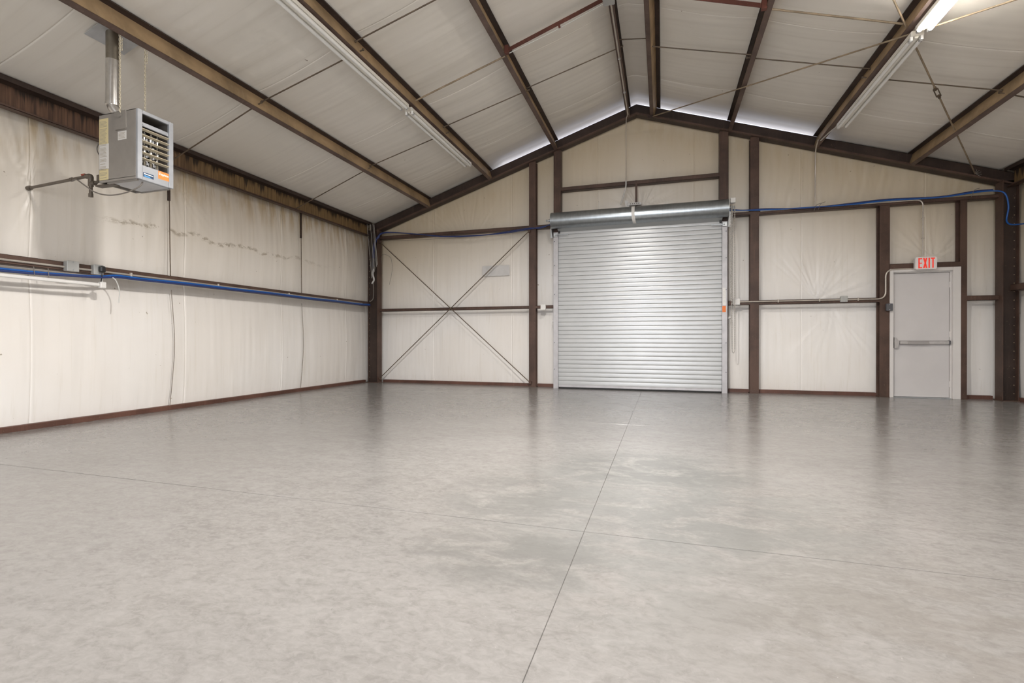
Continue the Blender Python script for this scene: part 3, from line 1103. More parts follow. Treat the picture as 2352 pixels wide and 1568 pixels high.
MB().bbox(1.085, 1.14, CY - 0.058, CY - 0.054, 1.66, 1.985, 0.001).build('white_sticker', M['box_white'], rd)
ps = MB()
for k in range(9):
    ps.box(1.092, 1.133 - 0.008 * (k % 3), CY - 0.0595, CY - 0.058, 1.72 + k * 0.028, 1.729 + k * 0.028)
ps.build('sticker_print', M['tape'], rd)
MB().bbox(1.08, 1.14, CY - 0.058, CY - 0.054, 1.53, 1.648, 0.001).build('orange_sticker', M['sticker_orange'], rd)
# drum
DYC, DZC, DR = 9.86, 3.455, 0.163
nd = 40
dm = MB()
v = []
for x in (-2.185, 1.165):
    v += [(x, DYC + DR * math.cos(2 * math.pi * k / nd), DZC + DR * math.sin(2 * math.pi * k / nd)) for k in range(nd)]
dm.add(v, [(k, (k + 1) % nd, nd + (k + 1) % nd, nd + k) for k in range(nd)], 0, True)
dm.add(v[:nd], [tuple(range(nd))], 1)
dm.add(v[nd:], [tuple(range(nd))], 1)
dr = dm.build('drum', [M['drum'], M['box_dark']], rd)
st = MB()
v = []
for x in (-0.575, -0.515):
    for k in range(14):
        a = math.radians(118 + k * 12)
        xx = x + (0.03 if k > 6 else 0.0) * (k - 6) / 7
        v.append((xx, DYC + (DR + 0.003) * math.cos(a), DZC + (DR + 0.003) * math.sin(a)))
st.add(v, [(k, k + 1, 15 + k, 14 + k) for k in range(13)], 0, True)
st.build('strap', M['box_white'], dr)
# curtain tangent from drum down behind the guides
cu = MB()
cu.add([(X0, DYC + 0.03, DZC - DR + 0.004), (X1, DYC + 0.03, DZC - DR + 0.004), (X1, CY - 0.016, 3.255), (X0, CY - 0.016, 3.255)], [(0, 1, 2, 3)])
cu.add([(X0, CY - 0.016, 3.255), (X1, CY - 0.016, 3.255), (X1, CY + 0.012, 3.235), (X0, CY + 0.012, 3.235)], [(0, 1, 2, 3)])
cu.build('curtain_sheet', simple('curtain_sheet_paint', (0.42, 0.43, 0.43), 0.4, 0.3), rd)
for s, xe, xb in ((-1, -2.19, -2.30), (1, 1.17, 1.28)):
    ax = MB()
    ax.tube([(xe, DYC, DZC + 0.01), (xb, DYC, DZC + 0.01)], 0.013, 10)
    ax.tube([(xe + s * 0.035, DYC, DZC + 0.01), (xe + s * 0.06, DYC, DZC + 0.01)], 0.028, 10)
    ax.tube([(xb - s * 0.02, DYC, DZC + 0.01), (xb, DYC, DZC + 0.01)], 0.02, 6)
    ax.build('axle', M['galv'], rd)
    br = MB()
    xa = xe + s * 0.012
    br.prism([(D, 3.62 if s > 0 else 3.50), (DYC - 0.03, 3.60 if s > 0 else 3.50), (DYC - 0.03, DZC - 0.06), (D - 0.06, 3.16), (D, 3.16)], xa - 0.004, xa + 0.004, 0, 'x')
    br.bbox(min(xa, xa + s * 0.06), max(xa, xa + s * 0.06), D - 0.012, D - 0.002, 3.16, 3.55, 0.002)
    br.build('end_bracket', M['galv'], rd)
    # stop pin
    xg = -2.12 if s < 0 else 1.12
    pn = MB()
    pn.bbox(xg - 0.045, xg + 0.045, CY - 0.075, CY - 0.04, 3.14, 3.22, 0.006)
    pn.tube([(xg, CY - 0.085, 3.175), (xg + (0.27 if s < 0 else -0.24), CY - 0.085, 3.18)], 0.012, 8)
    pn.build('stop_pin', M['galv'], rd)
    MB().bbox(xg + (0.05 if s < 0 else -0.09), xg + (0.09 if s < 0 else -0.05), CY - 0.045, CY - 0.02, 3.22, 3.30, 0.004).build('roller_block', M['plug'], rd)
hb = MB()
hb.bbox(1.20, 1.29, DYC - 0.05, DYC + 0.05, 3.54, 3.63, 0.006)
hb.prism([(1.19, 3.30), (1.235, 3.34), (1.225, 3.12), (1.185, 3.14)], DYC - 0.01, DYC + 0.02, 0, 'y')
hb.build('hoist_bracket', M['box_white'], rd)

hc = thing('hoist_chain', (1.23, 9.84, 0.76), 'galvanised hand chain loop hanging beside the roll-up door', 'chain')
cc = MB()
cc.chain((1.215, 9.83, 3.50), (1.215, 9.86, 1.72), 0.034, 0.020, 0.0042, 0)
cc.chain((1.235, 9.83, 3.50), (1.235, 9.86, 1.66), 0.034, 0.020, 0.0042, 0)
cc.chain((1.275, 9.83, 3.48), (1.280, 9.85, 0.82), 0.030, 0.015, 0.0034, 0)
cc.chain((1.225, 9.85, 1.70), (1.235, 9.85, 0.82), 0.030, 0.015, 0.0034, 0)
for a in range(6):
    t0, t1 = math.pi * (1 + a / 6), math.pi * (1 + (a + 1) / 6)
    cc.chain((1.2575 + 0.0225 * math.cos(t0), 9.85, 0.82 + 0.05 * math.sin(t0)), (1.2575 + 0.0225 * math.cos(t1), 9.85, 0.82 + 0.05 * math.sin(t1)), 0.03, 0.015, 0.0034, 0)
ch = cc.build('chain_links', M['zinc_chain'], hc)
ch['kind'] = 'stuff'
kb = MB()
kb.bbox(1.195, 1.245, D - 0.035, D, 1.40, 1.45, 0.01)
kb.tube([(1.22, D - 0.035, 1.425), (1.22, D - 0.07, 1.435)], 0.012, 8)
tag(kb.build('chain_keeper', M['box_white'], None, (1.22, D, 1.42)), 'small white chain keeper on the jamb by the hoist chain', 'bracket')
kb = MB()
kb.bbox(-2.215, -2.17, D - 0.06, D - 0.01, 1.37, 1.43, 0.008)
kb.tube([(-2.19, D - 0.06, 1.40), (-2.19, D - 0.075, 1.40)], 0.014, 8)
tag(kb.build('latch_keeper', M['box_white'], None, (-2.19, D, 1.4)), 'small white keeper on the roll-up guide facing the rod bracing', 'bracket')

ob = thing('opener_bracket', (-0.55, 10.05, 3.64), 'perforated grey angle bracket on top of the drum', 'bracket')
mb = MB().bbox(-0.68, -0.40, 10.02, 10.09, 3.69, 3.745, 0.004)
mb.prism([(-0.70, 3.66), (-0.63, 3.66), (-0.66, 3.79), (-0.73, 3.80)], 10.03, 10.05, 0, 'y')
bo = mb.build('angle', M['tape'], ob)
for k in range(5):
    MB().tube([(-0.61 + k * 0.04, 10.02, 3.72), (-0.61 + k * 0.04, 10.012, 3.72)], 0.010, 8).build('slot', M['print'], ob)

# ================================================================== exit door
ed = thing('door_1', (4.27, D, 0), 'light grey steel exit door with panic bar in a pale frame', 'door', kind='structure')
fr = MB()
fy = D - 0.02
fr.bbox(3.80, 3.855, fy, fy + 0.13, 0, 2.245, 0.004)
fr.bbox(4.705, 4.815, fy, fy + 0.05, 0, 2.245, 0.004)
fr.bbox(4.688, 4.73, fy + 0.052, fy + 0.13, 0, 2.20, 0.004)
fr.bbox(3.856, 4.704, fy, fy + 0.05, 2.185, 2.245, 0.004)
fr.bbox(3.856, 4.687, fy + 0.052, fy + 0.13, 2.168, 2.20, 0.004)
fr.build('frame', M['door_frame'], ed)
sl = MB().bbox(3.862, 4.684, fy + 0.075, fy + 0.12, 0.018, 2.163, 0.003).build('door_panel', M['door'], ed)
MB().box(3.85, 4.70, fy + 0.125, fy + 0.14, 0, 2.19).build('gasket', M['black'], ed)
MB().bbox(3.855, 4.69, fy + 0.02, fy + 0.12, 0.0, 0.014, 0.003).build('threshold', M['galv'], ed)
by = fy + 0.075
pb = MB()
pb.bbox(3.95, 4.665, by - 0.055, by - 0.012, 0.93, 0.992, 0.008)
pbo = pb.build('panic_bar', M['bar'], ed)
MB().bbox(4.075, 4.375, by - 0.068, by - 0.02, 0.925, 0.992, 0.008).build('push_pad', M['bar_pad'], pbo)
MB().bbox(4.655, 4.685, by - 0.058, by, 0.925, 0.997, 0.008).build('end_cap', M['box_dark'], pbo)
MB().bbox(3.935, 3.955, by - 0.05, by, 0.935, 0.985, 0.004).build('collar', M['box_dark'], pbo)
hd = MB()
hd.prism([(3.872, 0.865), (3.925, 0.865), (3.93, 0.92), (3.945, 0.94), (3.945, 0.99), (3.925, 1.0), (3.91, 1.045), (3.872, 1.05)], by - 0.06, by, 0, 'y')
hd.build('latch_case', M['bar'], pbo)
for z in (0.25, 1.1, 1.95):
    MB().tube([(4.688, fy + 0.07, z - 0.05), (4.688, fy + 0.07, z + 0.05)], 0.008, 8).build('hinge', M['door_frame'], ed)

# exit sign
es = thing('exit_sign', (4.28, 10.06, 2.20), 'white EXIT sign with red letters over the grey door', 'sign')
ey = 9.99
sg = MB()
w0, w1, z0, z1, rc = 4.122, 4.428, 2.205, 2.415, 0.03
poly = []
for cx, cz, a0 in ((w1 - rc, z1 - rc, 0), (w0 + rc, z1 - rc, 90), (w0 + rc, z0 + rc, 180), (w1 - rc, z0 + rc, 270)):
    for k in range(5):
        a = math.radians(a0 + k * 22.5)
        poly.append((cx + rc * math.cos(a), cz + rc * math.sin(a)))
sg.prism(poly, ey, ey + 0.06, 0, 'y')
sgo = sg.build('housing', M['exit_white'], es)
MB().bbox(4.22, 4.33, ey + 0.06, D, 2.27, 2.36, 0.004).build('back_box', M['box_white'], es)


def letters(ch, x, w, zb, zt, st):
    mb = MB()
    y0, y1 = ey - 0.004, ey + 0.002
    if ch == 'E':
        mb.box(x, x + st, y0, y1, zb, zt)
        for z in (zb, (zb + zt - st) / 2, zt - st):
            mb.box(x + st, x + w, y0, y1, z, z + st * 0.9)
    elif ch == 'X':
        h = zt - zb
        for s in (0, 1):
            xa, xb = (x, x + w - st * 1.1) if s == 0 else (x + w - st * 1.1, x)
            mb.prism([(xa, zb), (xa + st * 1.1, zb), (xb + st * 1.1, zt), (xb, zt)], y0 - 0.0004 * s, y1, 0, 'y')
    elif ch == 'I':
        mb.box(x, x + st, y0, y1, zb, zt)
    elif ch == 'T':
        mb.box(x + w / 2 - st / 2, x + w / 2 + st / 2, y0, y1, zb, zt - st)
        mb.box(x, x + w, y0, y1, zt - st, zt)
    mb.build('letter_' + ch.lower(), M['exit_red'], es)


letters('E', 4.166, 0.052, 2.226, 2.396, 0.018)
letters('X', 4.232, 0.060, 2.226, 2.396, 0.019)
letters('I', 4.308, 0.019, 2.226, 2.396, 0.019)
letters('T', 4.342, 0.058, 2.226, 2.396, 0.018)

# ================================================================== end wall electrics
CYF = D - 0.022
def cable(name, pts, r, mat, label, cat='cable', group=None, n=8, k=6, smooth=True):
    p = curve_pts(pts, k) if smooth else pts
    return tag(MB().tube(p, r, n).build(name, mat, None, pts[0]), label, cat, group)


def round_path(pts, r, k=6):
    """polyline with rounded corners"""
    P = [Vector(p) for p in pts]
    out = [P[0]]
    for a, b, c in zip(P[:-2], P[1:-1], P[2:]):
        u, w = (a - b).normalized(), (c - b).normalized()
        q0, q1 = b + u * r, b + w * r
        for i in range(k + 1):
            t = i / k
            out.append(q0 * (1 - t) ** 2 + b * 2 * t * (1 - t) + q1 * t * t)
    out.append(P[-1])
    return out


c1 = tag(MB().tube(round_path([(1.38, CYF, 1.725), (3.735, CYF, 1.725), (3.735, CYF, 2.235), (4.13, CYF, 2.235)], 0.13), 0.0125, 10)
         .build('conduit', M['conduit'], None, (1.38, CYF, 1.725)), 'metal conduit along the lower girt bending up to the exit sign', 'conduit')
for x in (2.05, 2.72, 3.32):
    MB().bbox(x - 0.01, x + 0.01, CYF - 0.016, D, 1.70, 1.755, 0.003).build('strap', M['conduit'], c1)
c2 = tag(MB().tube(round_path([(4.276, CYF, 2.41), (4.276, CYF, 3.415), (1.75, CYF, 3.415)], 0.11), 0.0115, 10)
         .build('conduit', M['conduit'], None, (4.276, CYF, 2.41)), 'metal conduit rising from the exit sign to the upper girt', 'conduit')
for z in (2.75, 3.1):
    MB().bbox(4.255, 4.297, CYF - 0.015, CYF + 0.012, z - 0.008, z + 0.008, 0.003).build('strap', M['conduit'], c2)
c3 = tag(MB().tube([(2.60, 9.75, 4.50), (2.63, 9.96, 4.47), (2.645, CYF - 0.03, 4.40), (2.645, CYF - 0.01, 3.9), (2.645, CYF - 0.01, 3.43)], 0.0115, 10)
         .build('conduit', M['conduit'], None, (2.645, CYF, 3.43)), 'thin conduit dropping from the lit strip purlin to the upper girt', 'conduit')


def jbox(x, y, z, w, h, d, mat, label, ax='y', s=-1):
    """small junction box with cover and screws; grows from (x, y) toward the room"""
    r = thing('junction_box', (x, y, z - h / 2), label, 'junction box', 'junction boxes')
    mb, cv, sc = MB(), MB(), []
    if ax == 'y':
        mb.bbox(x - w / 2, x + w / 2, y - d, y, z - h / 2, z + h / 2, 0.006)
        cv.bbox(x - w / 2 - 0.003, x + w / 2 + 0.003, y - d - 0.006, y - d, z - h / 2 - 0.003, z + h / 2 + 0.003, 0.003)
        for q in (-1, 1):
            sc.append(((x, y - d - 0.006, z + q * h * 0.36), (x, y - d - 0.009, z + q * h * 0.36)))
    else:
        mb.bbox(x, x + d, y - w / 2, y + w / 2, z - h / 2, z + h / 2, 0.006)
        cv.bbox(x + d, x + d + 0.006, y - w / 2 - 0.003, y + w / 2 + 0.003, z - h / 2 - 0.003, z + h / 2 + 0.003, 0.003)
        for q in (-1, 1):
            sc.append(((x + d + 0.006, y, z + q * h * 0.36), (x + d + 0.009, y, z + q * h * 0.36)))
    mb.build('body', mat, r)
    cv.build('cover', mat, r)
    for a, b in sc:
        MB().tube([a, b], 0.006, 6).build('screw', M['galv'], r)
    return r


jbox(-2.41, D, 1.70, 0.105, 0.105, 0.06, M['box_white'], 'white junction box between the column and roll-up door')
jbox(1.335, D, 1.728, 0.115, 0.115, 0.06, M['box_white'], 'white junction box right of the hoist chain')
jbox(3.095, D, 1.735, 0.105, 0.10, 0.055, M['box_grey'], 'pale grey junction box on the conduit left of the exit door')
jbox(3.775, D - 0.02, 1.575, 0.09, 0.12, 0.05, M['box_dark'], 'dark grey switch box on the exit door latch column')

CB = D - 0.035
for k, (dz, lb) in enumerate(((0.0, 'navy cable swagging along the upper girt, lower strand'), (0.022, 'navy cable along the upper girt, upper strand'))):
    pts = [(-6.40, CB - 0.02, 3.42 + dz), (-6.30, CB, 3.505 + dz), (-6.0, CB, 3.51 + dz * 0.3), (-5.34, CB, 3.43), (-4.69, CB, 3.345 - dz * 0.6), (-3.85, CB, 3.315 - dz * 0.4),
           (-3.25, CB, 3.325 + dz), (-2.72, CB, 3.372 + dz), (-2.47, CB, 3.40 - dz), (-2.215, CB, 3.44 + dz)]
    cable('cable', pts, 0.011, M['cable_navy'], lb, group='navy cables on the end wall')
for k, (dz, lb) in enumerate(((0.0, 'blue cable on the upper girt dropping at the corner column'), (0.02, 'second blue cable strand along the upper girt above the exit door'))):
    pts = [(1.21, CB, 3.47 + dz), (1.45, CB, 3.45), (1.84, CB, 3.425 + dz), (2.48, CB, 3.415 - dz * 0.5), (3.23, CB, 3.415 + dz), (3.75, CB, 3.44 + dz), (4.5, CB, 3.43 + dz * 0.5), (4.98, CB, 3.47 + dz), (5.22, CB - 0.02, 3.47 + dz)]
    if k == 0:
        pts += [(5.34, CB - 0.09, 3.40), (5.385, CB - 0.1, 3.18), (5.365, CB - 0.1, 2.93), (5.40, CB - 0.3, 2.84), (5.42, CB - 0.9, 2.80), (5.44, CB - 2.0, 2.82)]
    cable('cable', pts, 0.012, M['cable_blue'] if k == 0 else M['cable_navy'], lb, group='blue cables by the exit door')
for x, z, lb in ((2.68, 3.44, 'wire tie around the blue cable under the thin conduit'), (2.75, 3.46, 'second wire tie beside the thin conduit'), (4.99, 3.50, 'wire tie sticking up from the cable near the corner')):
    a = (x - 0.06, CB - 0.02, z - 0.10)
    tag(MB().tube(curve_pts([a, (x - 0.02, CB - 0.03, z), (x + 0.05, CB - 0.03, z + 0.03)], 4), 0.004, 5).build('wire_tie', M['cable_grey'], None, a), lb, 'wire tie')
cable('wire', [(-6.35, D - 0.01, 3.335), (-4.7, D - 0.01, 3.30), (-3.5, D - 0.01, 3.315), (-2.75, D - 0.01, 3.34)], 0.0035, M['cable_grey'], 'thin dark wire sagging under the upper girt', 'wire', n=5)
cable('wire', [(-6.33, D - 0.02, 2.82), (-6.30, D - 0.02, 3.02), (-6.08, D - 0.02, 2.92), (-6.05, D - 0.02, 2.6), (-6.12, D - 0.02, 2.3)], 0.0035, M['cable_grey'], 'loose looped wire beside the corner rack', 'wire', n=5)

# feed cable from the ridge to the roll-up door
fc = thing('feed_cable', (-0.70, 9.9, 3.7), 'pale cable dropping from the ridge conduit to the drum', 'cable')
zr = zbot(-0.66) - 0.016
MB().tube([(-0.655, FRONT_Y + 0.5, zr), (-0.655, 9.9, zr)], 0.013, 8).build('conduit', M['conduit'], fc)
MB().tube([(-0.655, 9.9, zr), (-0.69, 9.99, zr - 0.03), (-0.70, 10.03, zr - 0.15), (-0.70, 10.05, 4.3), (-0.70, 10.05, 4.2)], 0.007, 8).build('drop', M['conduit'], fc)
MB().tube(curve_pts([(-0.70, 10.05, 4.20), (-0.705, 10.05, 4.08), (-0.74, 10.04, 3.93), (-0.80, 10.02, 3.73)]), 0.014, 8).build('flexible_end', M['cable_white'], fc)
MB().bbox(-0.75, -0.60, 6.42, 6.56, zr - 0.04, zr + 0.01, 0.008).build('ridge_box', M['box_grey'], fc)
for y in (7.9, 9.0):
    MB().bbox(-0.675, -0.635, y - 0.01, y + 0.01, zr - 0.016, zr + 0.014, 0.003).build('strap', M['galv'], fc)

# grey tape patch on the wall facing
pt = MB()
pt.bbox(-3.86, -3.22, YB - 0.045, YB - 0.040, 2.43, 2.66, 0.001)
tag(pt.build('tape_patch', M['tape'], None, (-3.54, YB, 2.43)), 'grey tape patch behind the rising brace rod', 'patch')

# ------------------------------------------------------------------ wire rack in the corner
wrk = thing('wire_rack', (-6.5, 10.0, 2.4), 'white wire shelf panel hung in the corner over the cables', 'rack')
tl, tr_ = Vector((-6.64, 9.98, 3.73)), Vector((-6.40, 9.90, 3.69))
bl, br_ = Vector((-6.50, 9.96, 2.45)), Vector((-6.31, 9.90, 2.75))
for k in (0.0, 0.48, 0.86, 1.0):
    a, b = tl.lerp(tr_, k), bl.lerp(br_, k)
    MB().tube([a, b], 0.0045, 6).build('rail', M['wire'], wrk)
cw = MB()
for i in range(52):
    t = i / 51
    a, b = tl.lerp(bl, t), tr_.lerp(br_, t)
    cw.tube([a + Vector((0, -0.005, 0)), b + Vector((0, -0.005, 0))], 0.0014, 4, cap=False)
cw.build('cross_wires', simple('dull_wire', (0.30, 0.285, 0.26), 0.4, 0.4), wrk)['kind'] = 'stuff'
cb = thing('cable_bundle', (-6.5, 10.02, 1.9), 'taped cable bundle hanging down the corner column under the rack', 'cable')
MB().tube(curve_pts([(-6.36, 10.05, 3.45), (-6.46, 10.04, 3.3), (-6.50, 10.03, 3.05), (-6.49, 10.03, 2.85)]), 0.03, 8).build('blue_strands', M['cable_navy'], cb)
MB().tube(curve_pts([(-6.49, 10.03, 2.92), (-6.50, 10.02, 2.8), (-6.49, 10.02, 2.68)]), 0.045, 10).build('connector', M['box_dark'], cb)
MB().tube(curve_pts([(-6.49, 10.02, 2.68), (-6.51, 10.02, 2.55), (-6.48, 10.02, 2.42), (-6.53, 10.01, 2.33)]), [0.02] * 18 + [0.015], 10).build('white_wrap', M['tape'], cb)
MB().tube(curve_pts([(-6.50, 10.02, 2.40), (-6.49, 10.02, 2.1), (-6.50, 10.0, 1.96), (-6.57, 9.97, 1.90)]), 0.010, 8).build('grey_tail', M['cable_grey'], cb)

# ================================================================== side wall electrics
GX = -6.6
cl = tag(MB().tube([(GX + 0.016, FRONT_Y + 0.3, 1.845), (GX + 0.016, 9.7, 1.845)], 0.0125, 8).build('conduit', M['conduit'], None, (GX, 5, 1.845)), 'metal conduit along the side wall girt', 'conduit')
for y in (2.9, 4.6, 5.9, 7.4, 8.8):
    MB().bbox(GX, GX + 0.032, y - 0.012, y + 0.012, 1.82, 1.873, 0.003).build('strap', M['conduit'], cl)
jbox(GX, 3.915, 1.858, 0.115, 0.115, 0.07, M['box_grey'], 'grey junction box left of the plug on the side girt', 'x')
jbox(GX, 4.19, 1.855, 0.10, 0.115, 0.06, M['box_grey'], 'grey outlet box holding the black plug on the side girt', 'x')
pg = thing('plug', (GX + 0.07, 4.205, 1.82), 'black plug in the outlet box on the side girt', 'plug')
MB().bbox(GX + 0.066, GX + 0.12, 4.18, 4.24, 1.825, 1.90, 0.012).build('body', M['plug'], pg)
MB().tube(curve_pts([(GX + 0.09, 4.21, 1.83), (GX + 0.085, 4.21, 1.77), (GX + 0.05, 4.22, 1.70)]), 0.006, 6).build('cord', M['plug'], pg)
# white sensor box and pipe hanging just below the girt
hx = -6.56
wp = thing('raceway', (hx, 3.3, 1.66), 'white raceway with end box hung below the side girt', 'raceway')
MB().bbox(hx, hx + 0.03, FRONT_Y + 0.4, 4.20, 1.655, 1.695, 0.008).build('channel', M['box_white'], wp)
MB().bbox(hx - 0.01, hx + 0.045, 4.20, 4.265, 1.635, 1.712, 0.008).build('end_box', M['box_white'], wp)
MB().tube([(hx + 0.02, 4.23, 1.712), (hx + 0.01, 4.225, 1.81)], 0.006, 6).build('hanger', M['cable_white'], wp)
cable('cable', [(hx + 0.02, 4.30, 1.80), (hx + 0.04, 4.37, 1.75), (hx + 0.03, 4.42, 1.62), (hx + 0.02, 4.42, 1.47)], 0.007, M['cable_white'], 'white cable end dangling from the plug box', 'cable')
for k, (dz, dx, mt, lb) in enumerate(((0, 0, 'cable_blue', 'bright blue cable slung along the side girt'), (-0.022, 0.012, 'cable_navy', 'darker blue cable behind the bright one on the side girt'))):
    pts = [(GX + 0.05 + dx, -4.5, 1.75 + dz)] + [(GX + 0.05 + dx, y, 1.742 + dz) for y in (0.0, 2.0, 3.3)] + [(GX + 0.05 + dx, 3.85, 1.752 + dz * 0.4), (GX + 0.065 + dx, 4.2, 1.775 + dz * 0.5), (GX + 0.05 + dx, 4.4, 1.812 + dz), (GX + 0.045 + dx, 4.75, 1.812 + dz)] + \
          [(GX + 0.045 + dx, y, 1.825 + 0.005 * math.sin(y * 3) + dz) for y in (5.4, 6.2, 7.0, 7.9, 8.8, 9.5)] + [(GX + 0.05 + dx, 9.95, 1.84 + dz)]
    cable('cable', pts, 0.013, M[mt], lb, group='blue cables on the side wall')
for y, wl_ in ((3.55, 'farther from'), (3.68, 'closer to')):
    tag(MB().tube([(GX + 0.06, y, 1.80), (GX + 0.075, y, 1.70)], 0.004, 5).build('wire_tie', M['cable_grey'], None, (GX + 0.06, y, 1.7)), 'wire tie on the blue side cable, the one ' + wl_ + ' the grey box', 'wire tie', 'wire ties on the side girt')

# ================================================================== strip lights
def strip_light(x, y0, y1, lit, label):
    zb = zbot(x) - 0.02
    r = thing('strip_light', (x, (y0 + y1) / 2, zb - 0.1), label, 'light', 'fluorescent strip lights')
    mb = MB()
    hw = 0.062
    mb.prism([(x - hw, zb - 0.055), (x - hw, zb - 0.01), (x - hw + 0.01, zb), (x + hw - 0.01, zb), (x + hw, zb - 0.01), (x + hw, zb - 0.055)], y0, y1, 0, 'y')
    mb.prism([(x - 0.022, zb - 0.055), (x - 0.014, zb - 0.075), (x + 0.014, zb - 0.075), (x + 0.022, zb - 0.055)], y0 + 0.02, y1 - 0.02, 0, 'y')
    h = mb.build('housing', M['white_paint'], r)
    for dx in (-0.05, 0.05):
        tz = zb - 0.085
        MB().tube([(x + dx, y0 + 0.045, tz), (x + dx, y1 - 0.045, tz)], 0.021, 12).build('tube', M['tube_on' if lit else 'tube_off'], r)
        for ya, yb in ((y0 + 0.012, y0 + 0.03), (y1 - 0.03, y1 - 0.012)):
            MB().bbox(x + dx - 0.013, x + dx + 0.013, ya, yb, tz - 0.012, zb - 0.05, 0.003).build('socket', M['white'], r)
        for ya, yb in ((y0 + 0.03, y0 + 0.06), (y1 - 0.06, y1 - 0.03)):
            MB().tube([(x + dx, ya, tz), (x + dx, yb, tz)], 0.0215, 12).build('end_cap', M['tubecap'], r)
    for y in (y0 + 0.35, (y0 + y1) / 2, y1 - 0.35):
        MB().bbox(x - 0.015, x + 0.015, y - 0.015, y + 0.015, zb - 0.002, zb + 0.035, 0.003).build('clip', M['galv'], r)
    return r


strip_light(-3.63, 6.53, 8.90, False, 'unlit strip light nearer the gable on the heater side')
strip_light(-3.63, 3.85, 6.43, False, 'unlit strip light nearer the heater, cut by the top of the picture')
strip_light(2.715, 6.54, 8.97, False, 'unlit strip light continuing the lit one towards the gable')
strip_light(2.715, 4.00, 6.44, True, 'lit fluorescent strip light high on the exit door side')
strip_light(2.715, 1.46, 3.90, True, 'lit fluorescent strip light behind the first lit one, out of view')
cable('cable', [(2.69, 8.97, zbot(2.7) - 0.05), (2.66, 9.3, zbot(2.66) - 0.03), (2.64, 9.75, zbot(2.64) - 0.01)], 0.009, M['cable_white'], 'pale cable from the strip light end to the rafter', 'cable')

# high bay lamp hanging from the ridge purlin, out of view; the farther one is added to brighten the back floor
for LX, LY, LZ, LP, LN in ((-0.72, 2.7, 4.5, LAMP_POWER[0], 'nearer the camera'), (-0.72, 5.2, 4.80, LAMP_POWER[1], 'added unseen to brighten the back floor')):
    hl = thing('unseen_high_bay_lamp', (LX, LY, LZ), 'round high bay lamp hanging below the ridge, ' + LN, 'lamp', 'high bay lamps')
    n = 28
    rp = [(0.05, 0.34), (0.07, 0.30), (0.07, 0.20), (0.10, 0.17), (0.15, 0.11), (0.19, 0.05), (0.205, 0.0)]
    rm = MB()
    v = [(LX + r_ * math.cos(2 * math.pi * k / n), LY + r_ * math.sin(2 * math.pi * k / n), LZ + z_) for r_, z_ in rp for k in range(n)]
    rm.add(v, [(i * n + k, i * n + (k + 1) % n, (i + 1) * n + (k + 1) % n, (i + 1) * n + k) for i in range(len(rp) - 1) for k in range(n)], 0, True)
    rm.build('reflector', M['white_paint'], hl)
    MB().tube([(LX, LY, LZ + 0.34), (LX, LY, zbot(LX))], 0.012, 8).build('stem', M['conduit'], hl)
    gl = MB()
    v, gp = [], [(0.001, -0.07), (0.08, -0.06), (0.14, -0.035), (0.185, 0.0), (0.19, 0.01)]
    v = [(LX + r_ * math.cos(2 * math.pi * k / n), LY + r_ * math.sin(2 * math.pi * k / n), LZ + z_) for r_, z_ in gp for k in range(n)]
    gl.add(v, [(i * n + k, (i + 1) * n + k, (i + 1) * n + (k + 1) % n, i * n + (k + 1) % n) for i in range(len(gp) - 1) for k in range(n)], 0, True)
    gl.build('lens', M['lens'], hl)
    lp = bpy.data.lights.new('unseen_high_bay_bulb', 'SPOT')
    lp.energy = LP * 4
    lp.color = (1.0, 0.97, 0.94)
    lp.shadow_soft_size = 0.17
    lp.spot_size = math.radians(170)
    lp.spot_blend = 0.5
    lo = bpy.data.objects.new('unseen_high_bay_bulb', lp)
    COL.objects.link(lo)
    lo.location = (LX, LY, LZ - 0.10)

# ================================================================== unit heater
HX0, HX1, HY0, HY1, HZ0, HZ1 = -5.44, -4.90, 3.49, 3.855, 2.585, 3.272
ht = thing('unit_heater', ((HX0 + HX1) / 2, (HY0 + HY1) / 2, HZ0), 'grey gas unit heater with louvred front hung from chains', 'heater')
t = 0.012
sh = MB()
sh.bbox(HX0, HX1 - 0.03, HY0, HY0 + t, HZ0, HZ1, 0.004)
sh.bbox(HX0, HX1 - 0.03, HY1 - t, HY1, HZ0, HZ1, 0.004)
sh.bbox(HX0, HX1 - 0.03, HY0, HY1, HZ1 - t, HZ1, 0.004)
sh.bbox(HX0, HX0 + t, HY0, HY1, HZ0, HZ1, 0.004)
sh.bbox(HX0, HX1 - 0.03, HY0, HY1, HZ0 + 0.02, HZ0 + 0.03, 0.003)
sh.build('housing', M['heater'], ht)
ff = MB()
sw = 0.046
ff.bbox(HX1 - 0.03, HX1, HY0, HY0 + sw, HZ0, HZ1, 0.004)
ff.bbox(HX1 - 0.03, HX1, HY1 - sw, HY1, HZ0, HZ1, 0.004)
ff.bbox(HX1 - 0.03, HX1 - 0.003, HY0 + sw, HY1 - sw, HZ1 - 0.035, HZ1, 0.004)
ff.bbox(HX1 - 0.03, HX1 - 0.006, HY0 + sw, HY1 - sw, HZ0, HZ0 + 0.145, 0.004)
ff.bbox(HX1 - 0.03, HX1 - 0.012, HY0 + sw, HY1 - sw, HZ1 - 0.155, HZ1 - 0.115, 0.003)
ffo = ff.build('front_frame', M['heater_face'], ht)
for y in (HY0 + sw + 0.015, HY1 - sw - 0.015):
    MB().tube([(HX1 - 0.012, y, HZ1 - 0.135), (HX1 - 0.008, y, HZ1 - 0.135)], 0.006, 8).build('screw', M['galv'], ffo)
MB().box(HX0 + 0.06, HX0 + 0.07, HY0 + t, HY1 - t, HZ0 + 0.03, HZ1 - t).build('dark_interior', M['black'], ht)
ln = MB()
